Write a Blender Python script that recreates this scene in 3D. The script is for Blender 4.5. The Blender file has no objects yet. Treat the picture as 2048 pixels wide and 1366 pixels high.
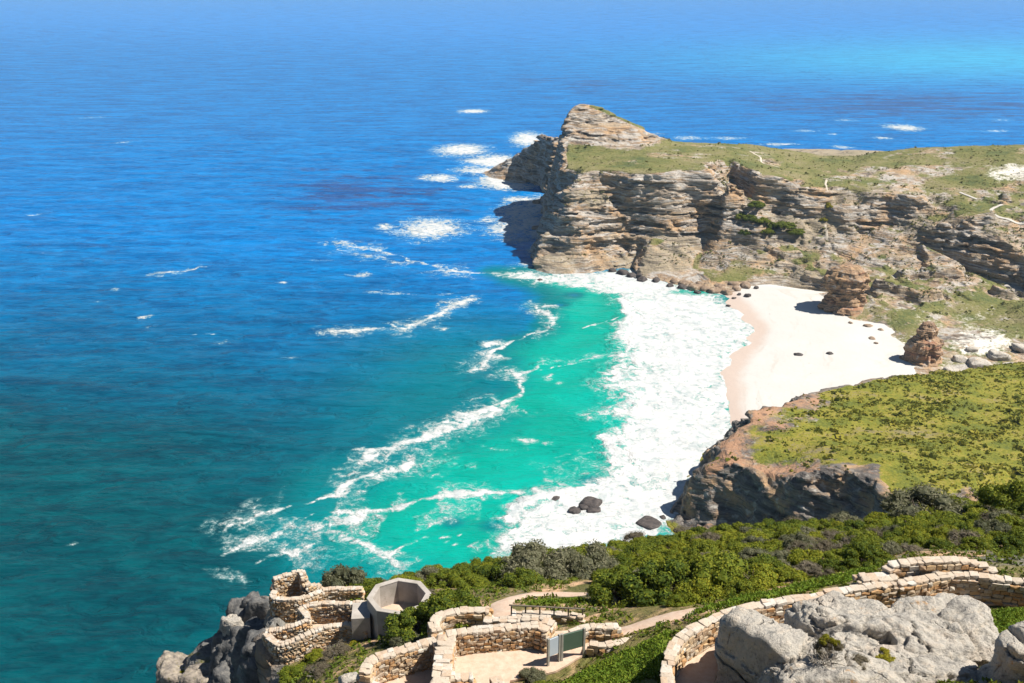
import bpy, bmesh, math, random
import numpy as np
from mathutils import Vector, Matrix, Euler, Quaternion
from mathutils.geometry import delaunay_2d_cdt

random.seed(7)
rng = np.random.default_rng(7)
scene = bpy.context.scene
col = scene.collection
R = math.radians

# ------------------------------------------------------------------ camera
CAM_H = 210.0
PITCH = R(19.92)
FPX = 2050.0
cam_d = bpy.data.cameras.new('camera')
cam = bpy.data.objects.new('camera', cam_d)
col.objects.link(cam)
cam.location = (0, 0, CAM_H)
cam.rotation_euler = (math.pi / 2 - PITCH, 0, 0)
cam_d.sensor_width = 36.0
cam_d.lens = 36.0 * FPX / 2048.0
cam_d.clip_start = 0.5
cam_d.clip_end = 60000
scene.camera = cam

# ------------------------------------------------------------------ sky + sun
SUN_EL, SUN_AZ = R(53), R(92)            # azimuth clockwise from +Y (the view direction)
to_sun = Vector((math.sin(SUN_AZ) * math.cos(SUN_EL), math.cos(SUN_AZ) * math.cos(SUN_EL), math.sin(SUN_EL)))
world = bpy.data.worlds.new('World')
scene.world = world
world.use_nodes = True
wn = world.node_tree
bg = wn.nodes['Background']
sky = wn.nodes.new('ShaderNodeTexSky')
sky.sky_type = 'NISHITA'
sky.sun_disc = False
sky.sun_elevation = SUN_EL
sky.sun_rotation = SUN_AZ
sky.altitude = 200
sky.air_density = 1.0
sky.dust_density = 0.2
sky.ozone_density = 2.0
wn.links.new(sky.outputs[0], bg.inputs[0])
bg.inputs[1].default_value = 0.05
sun_d = bpy.data.lights.new('sun', 'SUN')
sun = bpy.data.objects.new('sun', sun_d)
col.objects.link(sun)
sun_d.energy = 5.0
sun_d.angle = R(0.53)
sun_d.color = (1.0, 0.95, 0.86)
sun.rotation_euler = to_sun.to_track_quat('Z', 'Y').to_euler()
sun.location = to_sun * 400

vs = scene.view_settings
vs.view_transform = 'Standard'
vs.look = 'None'
vs.exposure = 0.67
vs.gamma = 1.0
vs.use_curve_mapping = False
scene.cycles.max_bounces = 5
scene.cycles.diffuse_bounces = 1
scene.cycles.glossy_bounces = 2
scene.cycles.transmission_bounces = 3
scene.cycles.volume_bounces = 0
scene.cycles.transparent_max_bounces = 6
scene.cycles.caustics_reflective = False
scene.cycles.caustics_refractive = False
scene.cycles.use_denoising = True

# ------------------------------------------------------------------ photo geometry -> world points
cP, sP = math.cos(PITCH), math.sin(PITCH)
def ray(px, py):
    xc, yc = (px - 1024) / FPX, (683 - py) / FPX
    return Vector((xc, cP + yc * sP, -sP + yc * cP))
def at(px, py, z):
    "point on the level z under this line of sight"
    d = ray(px, py)
    return Vector((0, 0, CAM_H)) + d * ((z - CAM_H) / d.z)
def atc(px, py, c):
    return Vector((0, 0, CAM_H)) + ray(px, py) * c
def atd(px, py, D):
    d = ray(px, py)
    return Vector((0, 0, CAM_H)) + d * (D / d.y)
def proj(P):
    "numpy (N,3) -> px, py, depth"
    P = np.asarray(P, float)
    x, y, z = P[..., 0], P[..., 1], P[..., 2] - CAM_H
    c = y * cP - z * sP
    u = y * sP + z * cP
    c = np.where(c < 1e-3, 1e-3, c)
    return 1024 + FPX * x / c, 683 - FPX * u / c, c

# ------------------------------------------------------------------ noise
_T = rng.random((64, 64, 64)).astype(np.float32)
def vnoise(x, y, z):
    xi, yi, zi = np.floor(x), np.floor(y), np.floor(z)
    fx, fy, fz = x - xi, y - yi, z - zi
    fx = fx * fx * (3 - 2 * fx); fy = fy * fy * (3 - 2 * fy); fz = fz * fz * (3 - 2 * fz)
    xi = xi.astype(np.int64) & 63; yi = yi.astype(np.int64) & 63; zi = zi.astype(np.int64) & 63
    x1 = (xi + 1) & 63; y1 = (yi + 1) & 63; z1 = (zi + 1) & 63
    def L(a, b, t): return a + (b - a) * t
    c00 = L(_T[xi, yi, zi], _T[x1, yi, zi], fx); c10 = L(_T[xi, y1, zi], _T[x1, y1, zi], fx)
    c01 = L(_T[xi, yi, z1], _T[x1, yi, z1], fx); c11 = L(_T[xi, y1, z1], _T[x1, y1, z1], fx)
    return L(L(c00, c10, fy), L(c01, c11, fy), fz)
def fbm(x, y, z=0.0, o=4, g=0.5, lac=2.03):
    "value noise sum centred on 0, about -1..1"
    x = np.asarray(x, float); y = np.asarray(y, float)
    z = np.zeros_like(x) + z
    s = 0; a = 1; t = 0
    for i in range(o):
        s = s + a * (vnoise(x + 17.3 * i, y + 9.1 * i, z + 5.7 * i) - 0.5) * 2
        t += a; a *= g; x = x * lac; y = y * lac; z = z * lac
    return s / t * 1.5
def sstep(a, b, x):
    t = np.clip((x - a) / (b - a), 0, 1)
    return t * t * (3 - 2 * t)
def seg_dist(X, Y, line):
    "distance of points to a polyline [(x,y),...] and the parameter along it (0..1)"
    best = np.full(X.shape, 1e9); par = np.zeros(X.shape)
    n = len(line) - 1
    for i in range(n):
        ax, ay = line[i][:2]; bx, by = line[i + 1][:2]
        dx, dy = bx - ax, by - ay
        t = np.clip(((X - ax) * dx + (Y - ay) * dy) / (dx * dx + dy * dy + 1e-9), 0, 1)
        d = np.hypot(X - ax - t * dx, Y - ay - t * dy)
        m = d < best
        best = np.where(m, d, best); par = np.where(m, (i + t) / n, par)
    return best, par
def in_poly(X, Y, poly):
    ins = np.zeros(X.shape, bool)
    n = len(poly); j = n - 1
    for i in range(n):
        xi, yi = poly[i][:2]; xj, yj = poly[j][:2]
        c = ((yi > Y) != (yj > Y)) & (X < (xj - xi) * (Y - yi) / (yj - yi + 1e-12) + xi)
        ins ^= c; j = i
    return ins

# ------------------------------------------------------------------ objects
def tag(o, label=None, cat=None, group=None, kind=None):
    if label: o['label'] = label
    if cat: o['category'] = cat
    if group: o['group'] = group
    if kind: o['kind'] = kind
    return o
def mk_mesh(name, verts, faces, mat=None, smooth=True, attrs=None):
    verts = np.ascontiguousarray(verts, np.float32); faces = np.ascontiguousarray(faces, np.int32)
    me = bpy.data.meshes.new(name)
    n, k = faces.shape
    me.vertices.add(len(verts)); me.vertices.foreach_set('co', verts.ravel())
    me.loops.add(n * k); me.loops.foreach_set('vertex_index', faces.ravel())
    me.polygons.add(n)
    me.polygons.foreach_set('loop_start', np.arange(0, n * k, k, dtype=np.int32))
    me.polygons.foreach_set('use_smooth', np.asarray(smooth, bool) if isinstance(smooth, np.ndarray) else np.full(n, bool(smooth)))
    if attrs:
        for a, v in attrs.items():
            v = np.ascontiguousarray(v, np.float32)
            at_ = me.attributes.new(a, 'FLOAT', 'POINT')
            at_.data.foreach_set('value', v)
    me.update(calc_edges=True)
    if mat: me.materials.append(mat)
    return me
def obj(name, me, parent=None, loc=None):
    o = bpy.data.objects.new(name, me)
    col.objects.link(o)
    if parent: o.parent = parent
    if loc is not None: o.location = loc
    return o
def empty(name, loc, rz=0.0):
    o = bpy.data.objects.new(name, None)
    col.objects.link(o)
    o.location = loc; o.rotation_euler = (0, 0, rz); o.empty_display_size = 0.3
    return o
def bm_mesh(name, bm, mat=None, smooth=False):
    me = bpy.data.meshes.new(name)
    bm.normal_update(); bm.to_mesh(me); bm.free()
    if smooth: me.polygons.foreach_set('use_smooth', np.full(len(me.polygons), True))
    if mat: me.materials.append(mat)
    return me

# ------------------------------------------------------------------ material helper
class NT:
    def __init__(s, name):
        s.m = bpy.data.materials.new(name); s.m.use_nodes = True
        s.t = s.m.node_tree; s.n = s.t.nodes; s.l = s.t.links
        s.b = s.n['Principled BSDF']; s.out = s.n['Material Output']
        s.b.inputs['Roughness'].default_value = 0.9
        s.b.inputs['Specular IOR Level'].default_value = 0.25
    def new(s, ty, **kw):
        nd = s.n.new(ty)
        for k, v in kw.items(): setattr(nd, k, v)
        return nd
    def put(s, sock, v):
        if isinstance(v, bpy.types.NodeSocket): s.l.new(v, sock)
        elif isinstance(v, (tuple, list)) and len(v) == 3 and sock.type == 'RGBA': sock.default_value = (*v, 1)
        else: sock.default_value = v
    def pos(s): return s.new('ShaderNodeNewGeometry').outputs['Position']
    def obj(s): return s.new('ShaderNodeTexCoord').outputs['Object']
    def attr(s, a): return s.new('ShaderNodeAttribute', attribute_name=a).outputs['Fac']
    def mapping(s, v, scale=(1, 1, 1), rot=(0, 0, 0), loc=(0, 0, 0)):
        n = s.new('ShaderNodeMapping'); s.put(n.inputs[0], v)
        n.inputs['Scale'].default_value = scale; n.inputs['Rotation'].default_value = rot; n.inputs['Location'].default_value = loc
        return n.outputs[0]
    def noise(s, v, scale, detail=4, rough=0.55, dist=0.0):
        n = s.new('ShaderNodeTexNoise'); s.put(n.inputs['Vector'], v)
        n.inputs['Scale'].default_value = scale; n.inputs['Detail'].default_value = detail
        n.inputs['Roughness'].default_value = rough; n.inputs['Distortion'].default_value = dist
        return n.outputs['Fac']
    def voro(s, v, scale, feature='F1', out='Distance'):
        n = s.new('ShaderNodeTexVoronoi', feature=feature); s.put(n.inputs['Vector'], v)
        n.inputs['Scale'].default_value = scale
        return n.outputs[out]
    def math(s, op, a, b=0.0, c=0.0, clamp=False):
        n = s.new('ShaderNodeMath', operation=op, use_clamp=clamp)
        s.put(n.inputs[0], a); s.put(n.inputs[1], b); s.put(n.inputs[2], c)
        return n.outputs[0]
    def ss(s, a, b, x):
        n = s.new('ShaderNodeMapRange', interpolation_type='SMOOTHSTEP')
        s.put(n.inputs[0], x); n.inputs[1].default_value = a; n.inputs[2].default_value = b
        return n.outputs[0]
    def ramp(s, f, stops, interp='LINEAR'):
        n = s.new('ShaderNodeValToRGB'); s.put(n.inputs[0], f)
        cr = n.color_ramp; cr.interpolation = interp
        while len(cr.elements) > 1: cr.elements.remove(cr.elements[-1])
        for i, (p, c) in enumerate(stops):
            e = cr.elements[0] if i == 0 else cr.elements.new(p)
            e.position = p; e.color = (*c, 1)
        return n.outputs[0]
    def mix(s, f, a, b, mode='MIX'):
        n = s.new('ShaderNodeMix', data_type='RGBA', blend_type=mode)
        s.put(n.inputs[0], f); s.put(n.inputs[6], a); s.put(n.inputs[7], b)
        return n.outputs[2]
    def bump(s, h, dist, strength=1.0, nrm=None):
        n = s.new('ShaderNodeBump'); s.put(n.inputs['Height'], h)
        n.inputs['Distance'].default_value = dist; n.inputs['Strength'].default_value = strength
        if nrm is not None: s.put(n.inputs['Normal'], nrm)
        return n.outputs[0]
    def sep(s, v):
        n = s.new('ShaderNodeSeparateXYZ'); s.put(n.inputs[0], v); return n.outputs
    def done(s, color=None, normal=None, rough=None):
        if color is not None: s.put(s.b.inputs['Base Color'], color)
        if normal is not None: s.put(s.b.inputs['Normal'], normal)
        if rough is not None: s.put(s.b.inputs['Roughness'], rough)
        return s.m

# ================================================================== MATERIALS
def mat_land(name, veg_stops, rock_stops, scale=1.0, red=(0.40, 0.20, 0.10), sandc=(0.74, 0.70, 0.62)):
    "layered rock with scrub; attributes veg, sand, red say where which one lies"
    t = NT(name); p = t.pos()
    warp = t.noise(p, 0.03 * scale, 3)
    x, y, z = t.sep(p)[0:3]
    zz = t.math('ADD', z, t.math('MULTIPLY', warp, 7.0 / scale))
    zz = t.math('ADD', zz, t.math('MULTIPLY', x, 0.03))
    cmb = t.new('ShaderNodeCombineXYZ')
    t.put(cmb.inputs[0], t.math('MULTIPLY', x, 0.02 * scale)); t.put(cmb.inputs[1], t.math('MULTIPLY', y, 0.02 * scale)); t.put(cmb.inputs[2], t.math('MULTIPLY', zz, 0.30 * scale))
    band = t.noise(cmb.outputs[0], 1.0, 5, 0.62)
    patch = t.noise(p, 0.05 * scale, 5, 0.6)
    fine = t.noise(p, 0.55 * scale, 5, 0.65)
    rock = t.ramp(band, rock_stops)
    rock = t.mix(t.math('MULTIPLY', t.ss(0.48, 0.66, patch), 0.85), rock, t.mix(fine, (0.40, 0.22, 0.10), (0.54, 0.37, 0.21)))
    rock = t.mix(t.math('MULTIPLY', t.ss(0.45, 0.75, fine), 0.55), rock, (0.09, 0.085, 0.08))
    rock = t.mix(t.math('MULTIPLY', t.ss(0.56, 0.72, t.noise(p, 0.16 * scale, 4)), 0.6), rock, (0.52, 0.49, 0.44))
    v1 = t.noise(p, 0.035 * scale, 5, 0.6); v2 = t.noise(p, 0.42 * scale, 6, 0.7)
    veg = t.ramp(t.math('ADD', t.math('MULTIPLY', v1, 0.6), t.math('MULTIPLY', v2, 0.45)), veg_stops)
    c = t.mix(t.ss(0.35, 0.65, t.math('ADD', t.attr('veg'), t.math('MULTIPLY', t.math('SUBTRACT', fine, 0.5), 0.9))), rock, veg)
    c = t.mix(t.ss(0.35, 0.65, t.math('ADD', t.attr('red'), t.math('MULTIPLY', t.math('SUBTRACT', v2, 0.5), 0.8))), c, t.mix(fine, red, tuple(min(1, 1.35 * k + 0.06) for k in red)))
    c = t.mix(t.ss(0.38, 0.62, t.math('ADD', t.attr('sand'), t.math('MULTIPLY', t.math('SUBTRACT', v2, 0.5), 0.8))), c, sandc)
    cm2 = t.new('ShaderNodeCombineXYZ')
    t.put(cm2.inputs[0], t.math('MULTIPLY', x, 0.05 * scale)); t.put(cm2.inputs[1], t.math('MULTIPLY', y, 0.05 * scale)); t.put(cm2.inputs[2], t.math('MULTIPLY', zz, 1.1 * scale))
    band2 = t.noise(cm2.outputs[0], 1.0, 3, 0.6)
    c = t.mix(t.math('MULTIPLY', t.math('MULTIPLY', t.ss(0.54, 0.66, band2), t.math('SUBTRACT', 1.0, t.ss(0.3, 0.6, t.attr('veg')))), 0.70), c, (0.06, 0.05, 0.045))  # crevice shade painted as thin dark lines along the beds
    h = t.math('ADD', t.math('MULTIPLY', fine, 0.7), t.math('ADD', t.math('MULTIPLY', band, 1.0), t.math('MULTIPLY', band2, 0.9)))
    n = t.bump(h, 1.6 / scale, 0.9)
    return t.done(c, n, 0.95)

ROCK_FAR = [(0.22, (0.05, 0.048, 0.047)), (0.36, (0.17, 0.145, 0.125)), (0.44, (0.36, 0.28, 0.20)), (0.50, (0.47, 0.44, 0.40)),
            (0.56, (0.26, 0.17, 0.10)), (0.63, (0.46, 0.36, 0.25)), (0.75, (0.16, 0.13, 0.11))]
VEG_FAR = [(0.30, (0.040, 0.055, 0.022)), (0.42, (0.095, 0.115, 0.038)), (0.52, (0.165, 0.160, 0.050)), (0.62, (0.22, 0.190, 0.090)), (0.74, (0.27, 0.23, 0.16))]
VEG_MID = [(0.30, (0.06, 0.07, 0.02)), (0.42, (0.10, 0.12, 0.018)), (0.52, (0.18, 0.18, 0.020)), (0.58, (0.26, 0.22, 0.03)), (0.66, (0.22, 0.18, 0.10)), (0.78, (0.12, 0.13, 0.04))]
M_far = mat_land('headland_rock', VEG_FAR, ROCK_FAR, red=(0.25, 0.20, 0.13))
M_mid = mat_land('hillside_rock', VEG_MID, [(0.25, (0.03, 0.028, 0.028)), (0.42, (0.10, 0.085, 0.075)), (0.54, (0.20, 0.18, 0.16)), (0.62, (0.17, 0.125, 0.09)), (0.72, (0.26, 0.23, 0.19))], 1.7, red=(0.30, 0.16, 0.085))
M_stackrock = mat_land('stack_rock', VEG_FAR, [(0.25, (0.12, 0.08, 0.055)), (0.42, (0.30, 0.19, 0.12)), (0.52, (0.42, 0.28, 0.17)), (0.62, (0.34, 0.16, 0.09)), (0.74, (0.40, 0.33, 0.25))], 1.6)
M_nearcliff = mat_land('near_rock', [(0.3, (0.05, 0.06, 0.018)), (0.45, (0.13, 0.125, 0.035)), (0.6, (0.20, 0.15, 0.06)), (0.75, (0.25, 0.19, 0.12))],
                       [(0.25, (0.05, 0.05, 0.05)), (0.42, (0.12, 0.115, 0.11)), (0.55, (0.22, 0.21, 0.19)), (0.70, (0.20, 0.17, 0.135))], 4.0, red=(0.44, 0.27, 0.15))

def mat_sea():
    t = NT('sea_water'); p = t.pos()
    foam, shal, kelp, teal = t.attr('foam'), t.attr('shal'), t.attr('kelp'), t.attr('teal')
    big = t.noise(p, 0.012, 4); 
    stre = t.noise(t.mapping(p, (0.010, 0.055, 1), (0, 0, R(-14))), 1.0, 5, 0.6)
    deep = t.mix(teal, (0.000, 0.125, 0.385), (0.000, 0.050, 0.067))
    deep = t.mix(t.math('MULTIPLY', t.ss(0.35, 0.70, stre), 0.55), deep, t.mix(teal, (0.000, 0.175, 0.500), (0.000, 0.064, 0.080)))
    deep = t.mix(t.ss(0.0, 1.0, t.attr('far')), deep, (0.018, 0.185, 0.55))  # distant sky reflection and haze put into a brighter water colour
    deep = t.mix(t.attr('bank'), deep, (0.030, 0.310, 0.56))
    kn = t.noise(t.mapping(p, (0.010, 0.045, 1)), 1.0, 7, 0.72)
    deep = t.mix(t.math('MULTIPLY', t.ss(0.50, 0.60, t.math('ADD', t.math('MULTIPLY', kelp, 0.26), t.math('MULTIPLY', kn, 0.72))), 0.75), deep, (0.035, 0.045, 0.16))
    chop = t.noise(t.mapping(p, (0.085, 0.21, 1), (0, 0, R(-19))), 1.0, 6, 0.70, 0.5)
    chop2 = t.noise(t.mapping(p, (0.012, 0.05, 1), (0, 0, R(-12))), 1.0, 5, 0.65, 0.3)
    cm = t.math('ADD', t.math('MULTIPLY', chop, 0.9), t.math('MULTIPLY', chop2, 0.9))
    deep = t.mix(t.ss(0.66, 1.12, cm), t.mix(1.0, deep, (0.62, 0.66, 0.72), 'MULTIPLY'), t.mix(1.0, deep, (1.0, 1.38, 1.28), 'MULTIPLY'))  # light and shade of the wave slopes painted into the water colour
    mid = (0.000, 0.150, 0.170)
    tur = t.mix(t.ss(0.35, 0.65, big), (0.000, 0.265, 0.200), (0.000, 0.330, 0.260))
    c = t.mix(t.ss(0.08, 0.42, shal), deep, mid)
    c = t.mix(t.ss(0.38, 0.80, shal), c, tur)
    # foam: lace noise eats into the soft foam field
    n1 = t.noise(p, 0.20, 5, 0.58, 0.8)
    n2 = t.noise(t.mapping(p, (1, 1, 1), (0, 0, 0.5)), 0.85, 4, 0.7, 0.8)
    lace = t.math('ADD', t.math('MULTIPLY', n1, 0.60), t.math('MULTIPLY', n2, 0.38))
    f = t.math('ADD', foam, t.math('MULTIPLY', t.math('SUBTRACT', lace, 0.49), 2.6))
    gate = t.ss(0.02, 0.22, foam)
    fm = t.math('MULTIPLY', t.ss(0.34, 0.72, f), gate)
    soft = t.math('MULTIPLY', t.math('MULTIPLY', t.ss(0.10, 0.60, f), gate), 0.35)
    # small wind-blown whitecaps out at sea
    wc = t.math('MULTIPLY', t.ss(0.76, 0.80, t.noise(t.mapping(p, (0.05, 0.16, 1)), 1.0, 3, 0.6)), t.ss(0.45, 0.6, t.noise(p, 0.2, 3)))
    fm = t.math('MAXIMUM', fm, t.math('MULTIPLY', wc, 0.25))
    fcol = t.mix(t.ss(0.42, 0.70, t.noise(t.mapping(p, (0.16, 0.09, 1), (0, 0, 0.25)), 1.0, 6, 0.68, 1.2)), (0.58, 0.575, 0.56), (0.40, 0.44, 0.445))
    c = t.mix(t.math('MULTIPLY', t.attr('wash'), 0.85), c, (0.42, 0.49, 0.48))
    c = t.mix(soft, c, (0.35, 0.60, 0.58))
    c = t.mix(fm, c, fcol)
    # ripples
    w1 = t.noise(t.mapping(p, (0.10, 0.34, 1), (0, 0, R(-16))), 1.0, 5, 0.62, 0.3)
    w2 = t.noise(t.mapping(p, (0.5, 1.2, 1), (0, 0, R(20))), 1.0, 3, 0.6)
    w0 = t.noise(t.mapping(p, (0.018, 0.075, 1), (0, 0, R(-10))), 1.0, 4, 0.6)
    h = t.math('ADD', t.math('MULTIPLY', w0, 7.0), t.math('ADD', t.math('MULTIPLY', w1, 1.2), t.math('MULTIPLY', w2, 0.08)))
    n = t.bump(h, 1.0, 0.75)
    n = t.bump(t.math('MULTIPLY', fm, t.math('ADD', 0.4, lace)), 0.5, 0.7, n)
    t.put(t.b.inputs['Specular IOR Level'], t.math('MULTIPLY', t.math('SUBTRACT', 1.0, fm), 0.09))
    t.b.inputs['IOR'].default_value = 1.33
    return t.done(c, n, t.math('ADD', 0.22, t.math('MULTIPLY', fm, 0.7)))
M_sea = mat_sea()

def mat_sand():
    t = NT('beach_sand'); p = t.pos()
    z = t.sep(p)[2]
    n1 = t.noise(p, 0.05, 5); n2 = t.noise(p, 0.5, 4)
    wet = t.math('SUBTRACT', 1.0, t.ss(0.45, 1.25, t.math('ADD', z, t.math('MULTIPLY', t.math('SUBTRACT', n1, 0.5), 0.7))))
    c = t.mix(n1, (0.58, 0.56, 0.525), (0.50, 0.475, 0.44))
    c = t.mix(t.math('MULTIPLY', t.ss(0.62, 0.75, n2), 0.3), c, (0.50, 0.42, 0.35))
    tl = t.noise(t.mapping(p, (0.02, 0.02, 2.6)), 1.0, 4, 0.6)
    c = t.mix(t.math('MULTIPLY', t.ss(0.56, 0.66, tl), 0.35), c, (0.42, 0.37, 0.31))
    c = t.mix(wet, c, (0.49, 0.395, 0.335))
    return t.done(c, t.bump(t.math('ADD', n2, n1), 0.3, 0.5), 0.95)
M_sand = mat_sand()

def mat_stone(name, stops, use_attr=False, lich=0.35):
    t = NT(name)
    o = t.obj(); p = t.pos()
    rnd = t.attr('rnd') if use_attr else t.new('ShaderNodeObjectInfo').outputs['Random']
    n = t.noise(p, 7.0, 5, 0.65)
    c = t.ramp(t.math('ADD', rnd, t.math('MULTIPLY', t.math('SUBTRACT', n, 0.5), 0.5)), stops)
    c = t.mix(t.math('MULTIPLY', t.ss(0.55, 0.75, t.noise(p, 2.6, 4)), lich), c, (0.52, 0.49, 0.43))
    c = t.mix(t.math('MULTIPLY', t.ss(0.56, 0.72, t.noise(p, 11, 4, 0.65)), 0.6), c, (0.12, 0.09, 0.06))
    return t.done(c, t.bump(n, 0.05, 0.6), 0.92)
STONE_STOPS = [(0.0, (0.44, 0.36, 0.27)), (0.22, (0.52, 0.35, 0.19)), (0.42, (0.42, 0.22, 0.09)), (0.58, (0.55, 0.44, 0.31)), (0.74, (0.34, 0.21, 0.12)), (0.9, (0.56, 0.49, 0.40))]
M_stone = mat_stone('wall_stone', STONE_STOPS)
M_stone_a = mat_stone('wall_stone_joined', STONE_STOPS, True)
CAP_STOPS = [(0.0, (0.44, 0.36, 0.28)), (0.35, (0.52, 0.44, 0.35)), (0.65, (0.46, 0.34, 0.24)), (1.0, (0.55, 0.51, 0.45))]
M_cap = mat_stone('coping_stone', CAP_STOPS, False, 0.5)
M_cap_a = mat_stone('coping_stone_joined', CAP_STOPS, True, 0.5)

def mat_simple(name, stops, scale, detail=5, bump=0.0, rough=0.9, spots=None):
    t = NT(name); p = t.pos()
    n = t.noise(p, scale, detail, 0.62)
    c = t.ramp(n, stops)
    if spots:
        c = t.mix(t.math('MULTIPLY', t.ss(spots[1], spots[1] + 0.1, t.noise(p, spots[0], 4, 0.65)), spots[3]), c, spots[2])
    return t.done(c, t.bump(n, bump, 0.8) if bump else None, rough)
M_mortar = mat_simple('wall_mortar', [(0.35, (0.16, 0.10, 0.06)), (0.65, (0.34, 0.24, 0.15))], 5, bump=0.08)
M_floor = mat_simple('terrace_paving', [(0.35, (0.52, 0.36, 0.26)), (0.65, (0.60, 0.46, 0.35))], 3.0, bump=0.03, spots=(9, 0.58, (0.42, 0.30, 0.22), 0.6))
M_concrete = mat_simple('old_concrete', [(0.3, (0.30, 0.27, 0.23)), (0.7, (0.44, 0.40, 0.36))], 1.6, bump=0.03, spots=(5, 0.60, (0.22, 0.19, 0.16), 0.6))
M_wood = mat_simple('weathered_timber', [(0.3, (0.10, 0.08, 0.06)), (0.7, (0.20, 0.17, 0.13))], 8, bump=0.01)
M_signframe = mat_simple('sign_post', [(0.3, (0.26, 0.25, 0.22)), (0.7, (0.34, 0.33, 0.29))], 4, rough=0.6)
M_signgreen = mat_simple('sign_panel_green', [(0.3, (0.075, 0.12, 0.085)), (0.7, (0.09, 0.14, 0.10))], 2, rough=0.5)
M_signgrey = mat_simple('sign_panel_grey', [(0.3, (0.40, 0.46, 0.52)), (0.7, (0.46, 0.52, 0.58))], 2, rough=0.4)
M_path = mat_simple('sandy_path', [(0.3, (0.48, 0.40, 0.31)), (0.7, (0.62, 0.55, 0.45))], 0.8, bump=0.05)
M_board = mat_simple('boardwalk_timber', [(0.3, (0.46, 0.42, 0.37)), (0.7, (0.58, 0.54, 0.48))], 2.0, bump=0.02)

def mat_boulder():
    t = NT('boulder_rock'); p = t.pos()
    n0 = t.noise(p, 0.35, 5, 0.6); n1 = t.noise(p, 1.6, 7, 0.68); n2 = t.noise(p, 6.0, 6, 0.7)
    c = t.ramp(t.math('ADD', t.math('MULTIPLY', n1, 0.6), t.math('MULTIPLY', n2, 0.4)),
               [(0.30, (0.15, 0.14, 0.13)), (0.40, (0.34, 0.31, 0.275)), (0.50, (0.49, 0.45, 0.39)), (0.62, (0.57, 0.49, 0.40)), (0.75, (0.50, 0.36, 0.26))])
    c = t.mix(t.math('MULTIPLY', t.ss(0.55, 0.68, n0), 0.6), c, (0.54, 0.44, 0.35))
    stain = t.noise(t.mapping(p, (1.3, 1.3, 0.5)), 1.0, 7, 0.72)
    c = t.mix(t.math('MULTIPLY', t.ss(0.58, 0.68, stain), 0.65), c, (0.10, 0.105, 0.105))
    c = t.mix(t.math('MULTIPLY', t.ss(0.66, 0.72, t.noise(p, 0.9, 4, 0.6)), 0.8), c, (0.50, 0.27, 0.10))
    c = t.mix(t.math('MULTIPLY', t.ss(0.60, 0.66, t.noise(p, 9, 4, 0.6)), 0.5), c, (0.11, 0.11, 0.10))
    wv = t.new('ShaderNodeVectorMath', operation='ADD'); t.put(wv.inputs[0], p)
    wn_ = t.new('ShaderNodeTexNoise'); t.put(wn_.inputs['Vector'], p); wn_.inputs['Scale'].default_value = 0.9; wn_.inputs['Detail'].default_value = 4
    t.put(wv.inputs[1], wn_.outputs['Color'])
    ck = t.voro(wv.outputs[0], 0.55, 'DISTANCE_TO_EDGE')
    ckm = t.math('MULTIPLY', t.math('SUBTRACT', 1.0, t.ss(0.002, 0.022, ck)), t.ss(0.52, 0.66, t.noise(p, 0.7, 3)))
    c = t.mix(t.math('MULTIPLY', ckm, 0.55), c, (0.08, 0.07, 0.06))
    h = t.math('ADD', t.math('MULTIPLY', n1, 1.0), t.math('MULTIPLY', n2, 0.45))
    h = t.math('SUBTRACT', h, t.math('MULTIPLY', ckm, 0.4))
    return t.done(c, t.bump(h, 0.30, 1.0), 0.92)
M_boulder = mat_boulder()
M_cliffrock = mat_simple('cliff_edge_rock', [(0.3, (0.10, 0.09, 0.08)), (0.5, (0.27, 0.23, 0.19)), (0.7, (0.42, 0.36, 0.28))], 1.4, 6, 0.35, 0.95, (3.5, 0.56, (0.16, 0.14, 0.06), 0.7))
M_cliffdark = mat_simple('shaded_cliff_rock', [(0.3, (0.045, 0.045, 0.047)), (0.5, (0.11, 0.108, 0.105)), (0.7, (0.21, 0.195, 0.175))], 1.6, 6, 0.3, 0.95)  # darker copy of the cliff rock, with its shade put into the colour
M_darkrock = mat_simple('wet_dark_rock', [(0.3, (0.035, 0.03, 0.03)), (0.7, (0.11, 0.09, 0.08))], 0.6, bump=0.5, rough=0.7)
M_brownrock = mat_simple('brown_rock', [(0.3, (0.13, 0.10, 0.08)), (0.5, (0.26, 0.18, 0.12)), (0.7, (0.40, 0.32, 0.24))], 0.4, bump=0.5)

def mat_leaf(name, c0, c1, c2, clump=1.2):
    t = NT(name); p = t.pos()
    rnd = t.new('ShaderNodeObjectInfo').outputs['Random']
    a = t.attr('rnd')
    n = t.noise(p, clump, 4, 0.6)
    f = t.math('ADD', t.math('MULTIPLY', a, 0.45), t.math('ADD', t.math('MULTIPLY', n, 0.35), t.math('MULTIPLY', rnd, 0.3)))
    c = t.ramp(f, [(0.25, c0), (0.55, c1), (0.85, c2)])
    tr = t.new('ShaderNodeBsdfTranslucent'); t.put(tr.inputs[0], t.mix(0.5, c, (0.30, 0.32, 0.03), 'MIX'))
    mx = t.new('ShaderNodeMixShader'); mx.inputs[0].default_value = 0.18
    t.put(t.b.inputs['Base Color'], c); t.b.inputs['Roughness'].default_value = 0.75; t.b.inputs['Specular IOR Level'].default_value = 0.12
    t.l.new(t.b.outputs[0], mx.inputs[1]); t.l.new(tr.outputs[0], mx.inputs[2]); t.l.new(mx.outputs[0], t.out.inputs[0])
    return t.m
M_leaf_dark = mat_leaf('leaf_dark_green', (0.045, 0.072, 0.010), (0.125, 0.155, 0.014), (0.240, 0.240, 0.024))
M_leaf_lime = mat_leaf('leaf_lime_green', (0.080, 0.110, 0.010), (0.170, 0.190, 0.016), (0.30, 0.27, 0.022))
M_leaf_yell = mat_leaf('leaf_yellow_green', (0.13, 0.14, 0.010), (0.25, 0.22, 0.015), (0.36, 0.29, 0.03))
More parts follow.
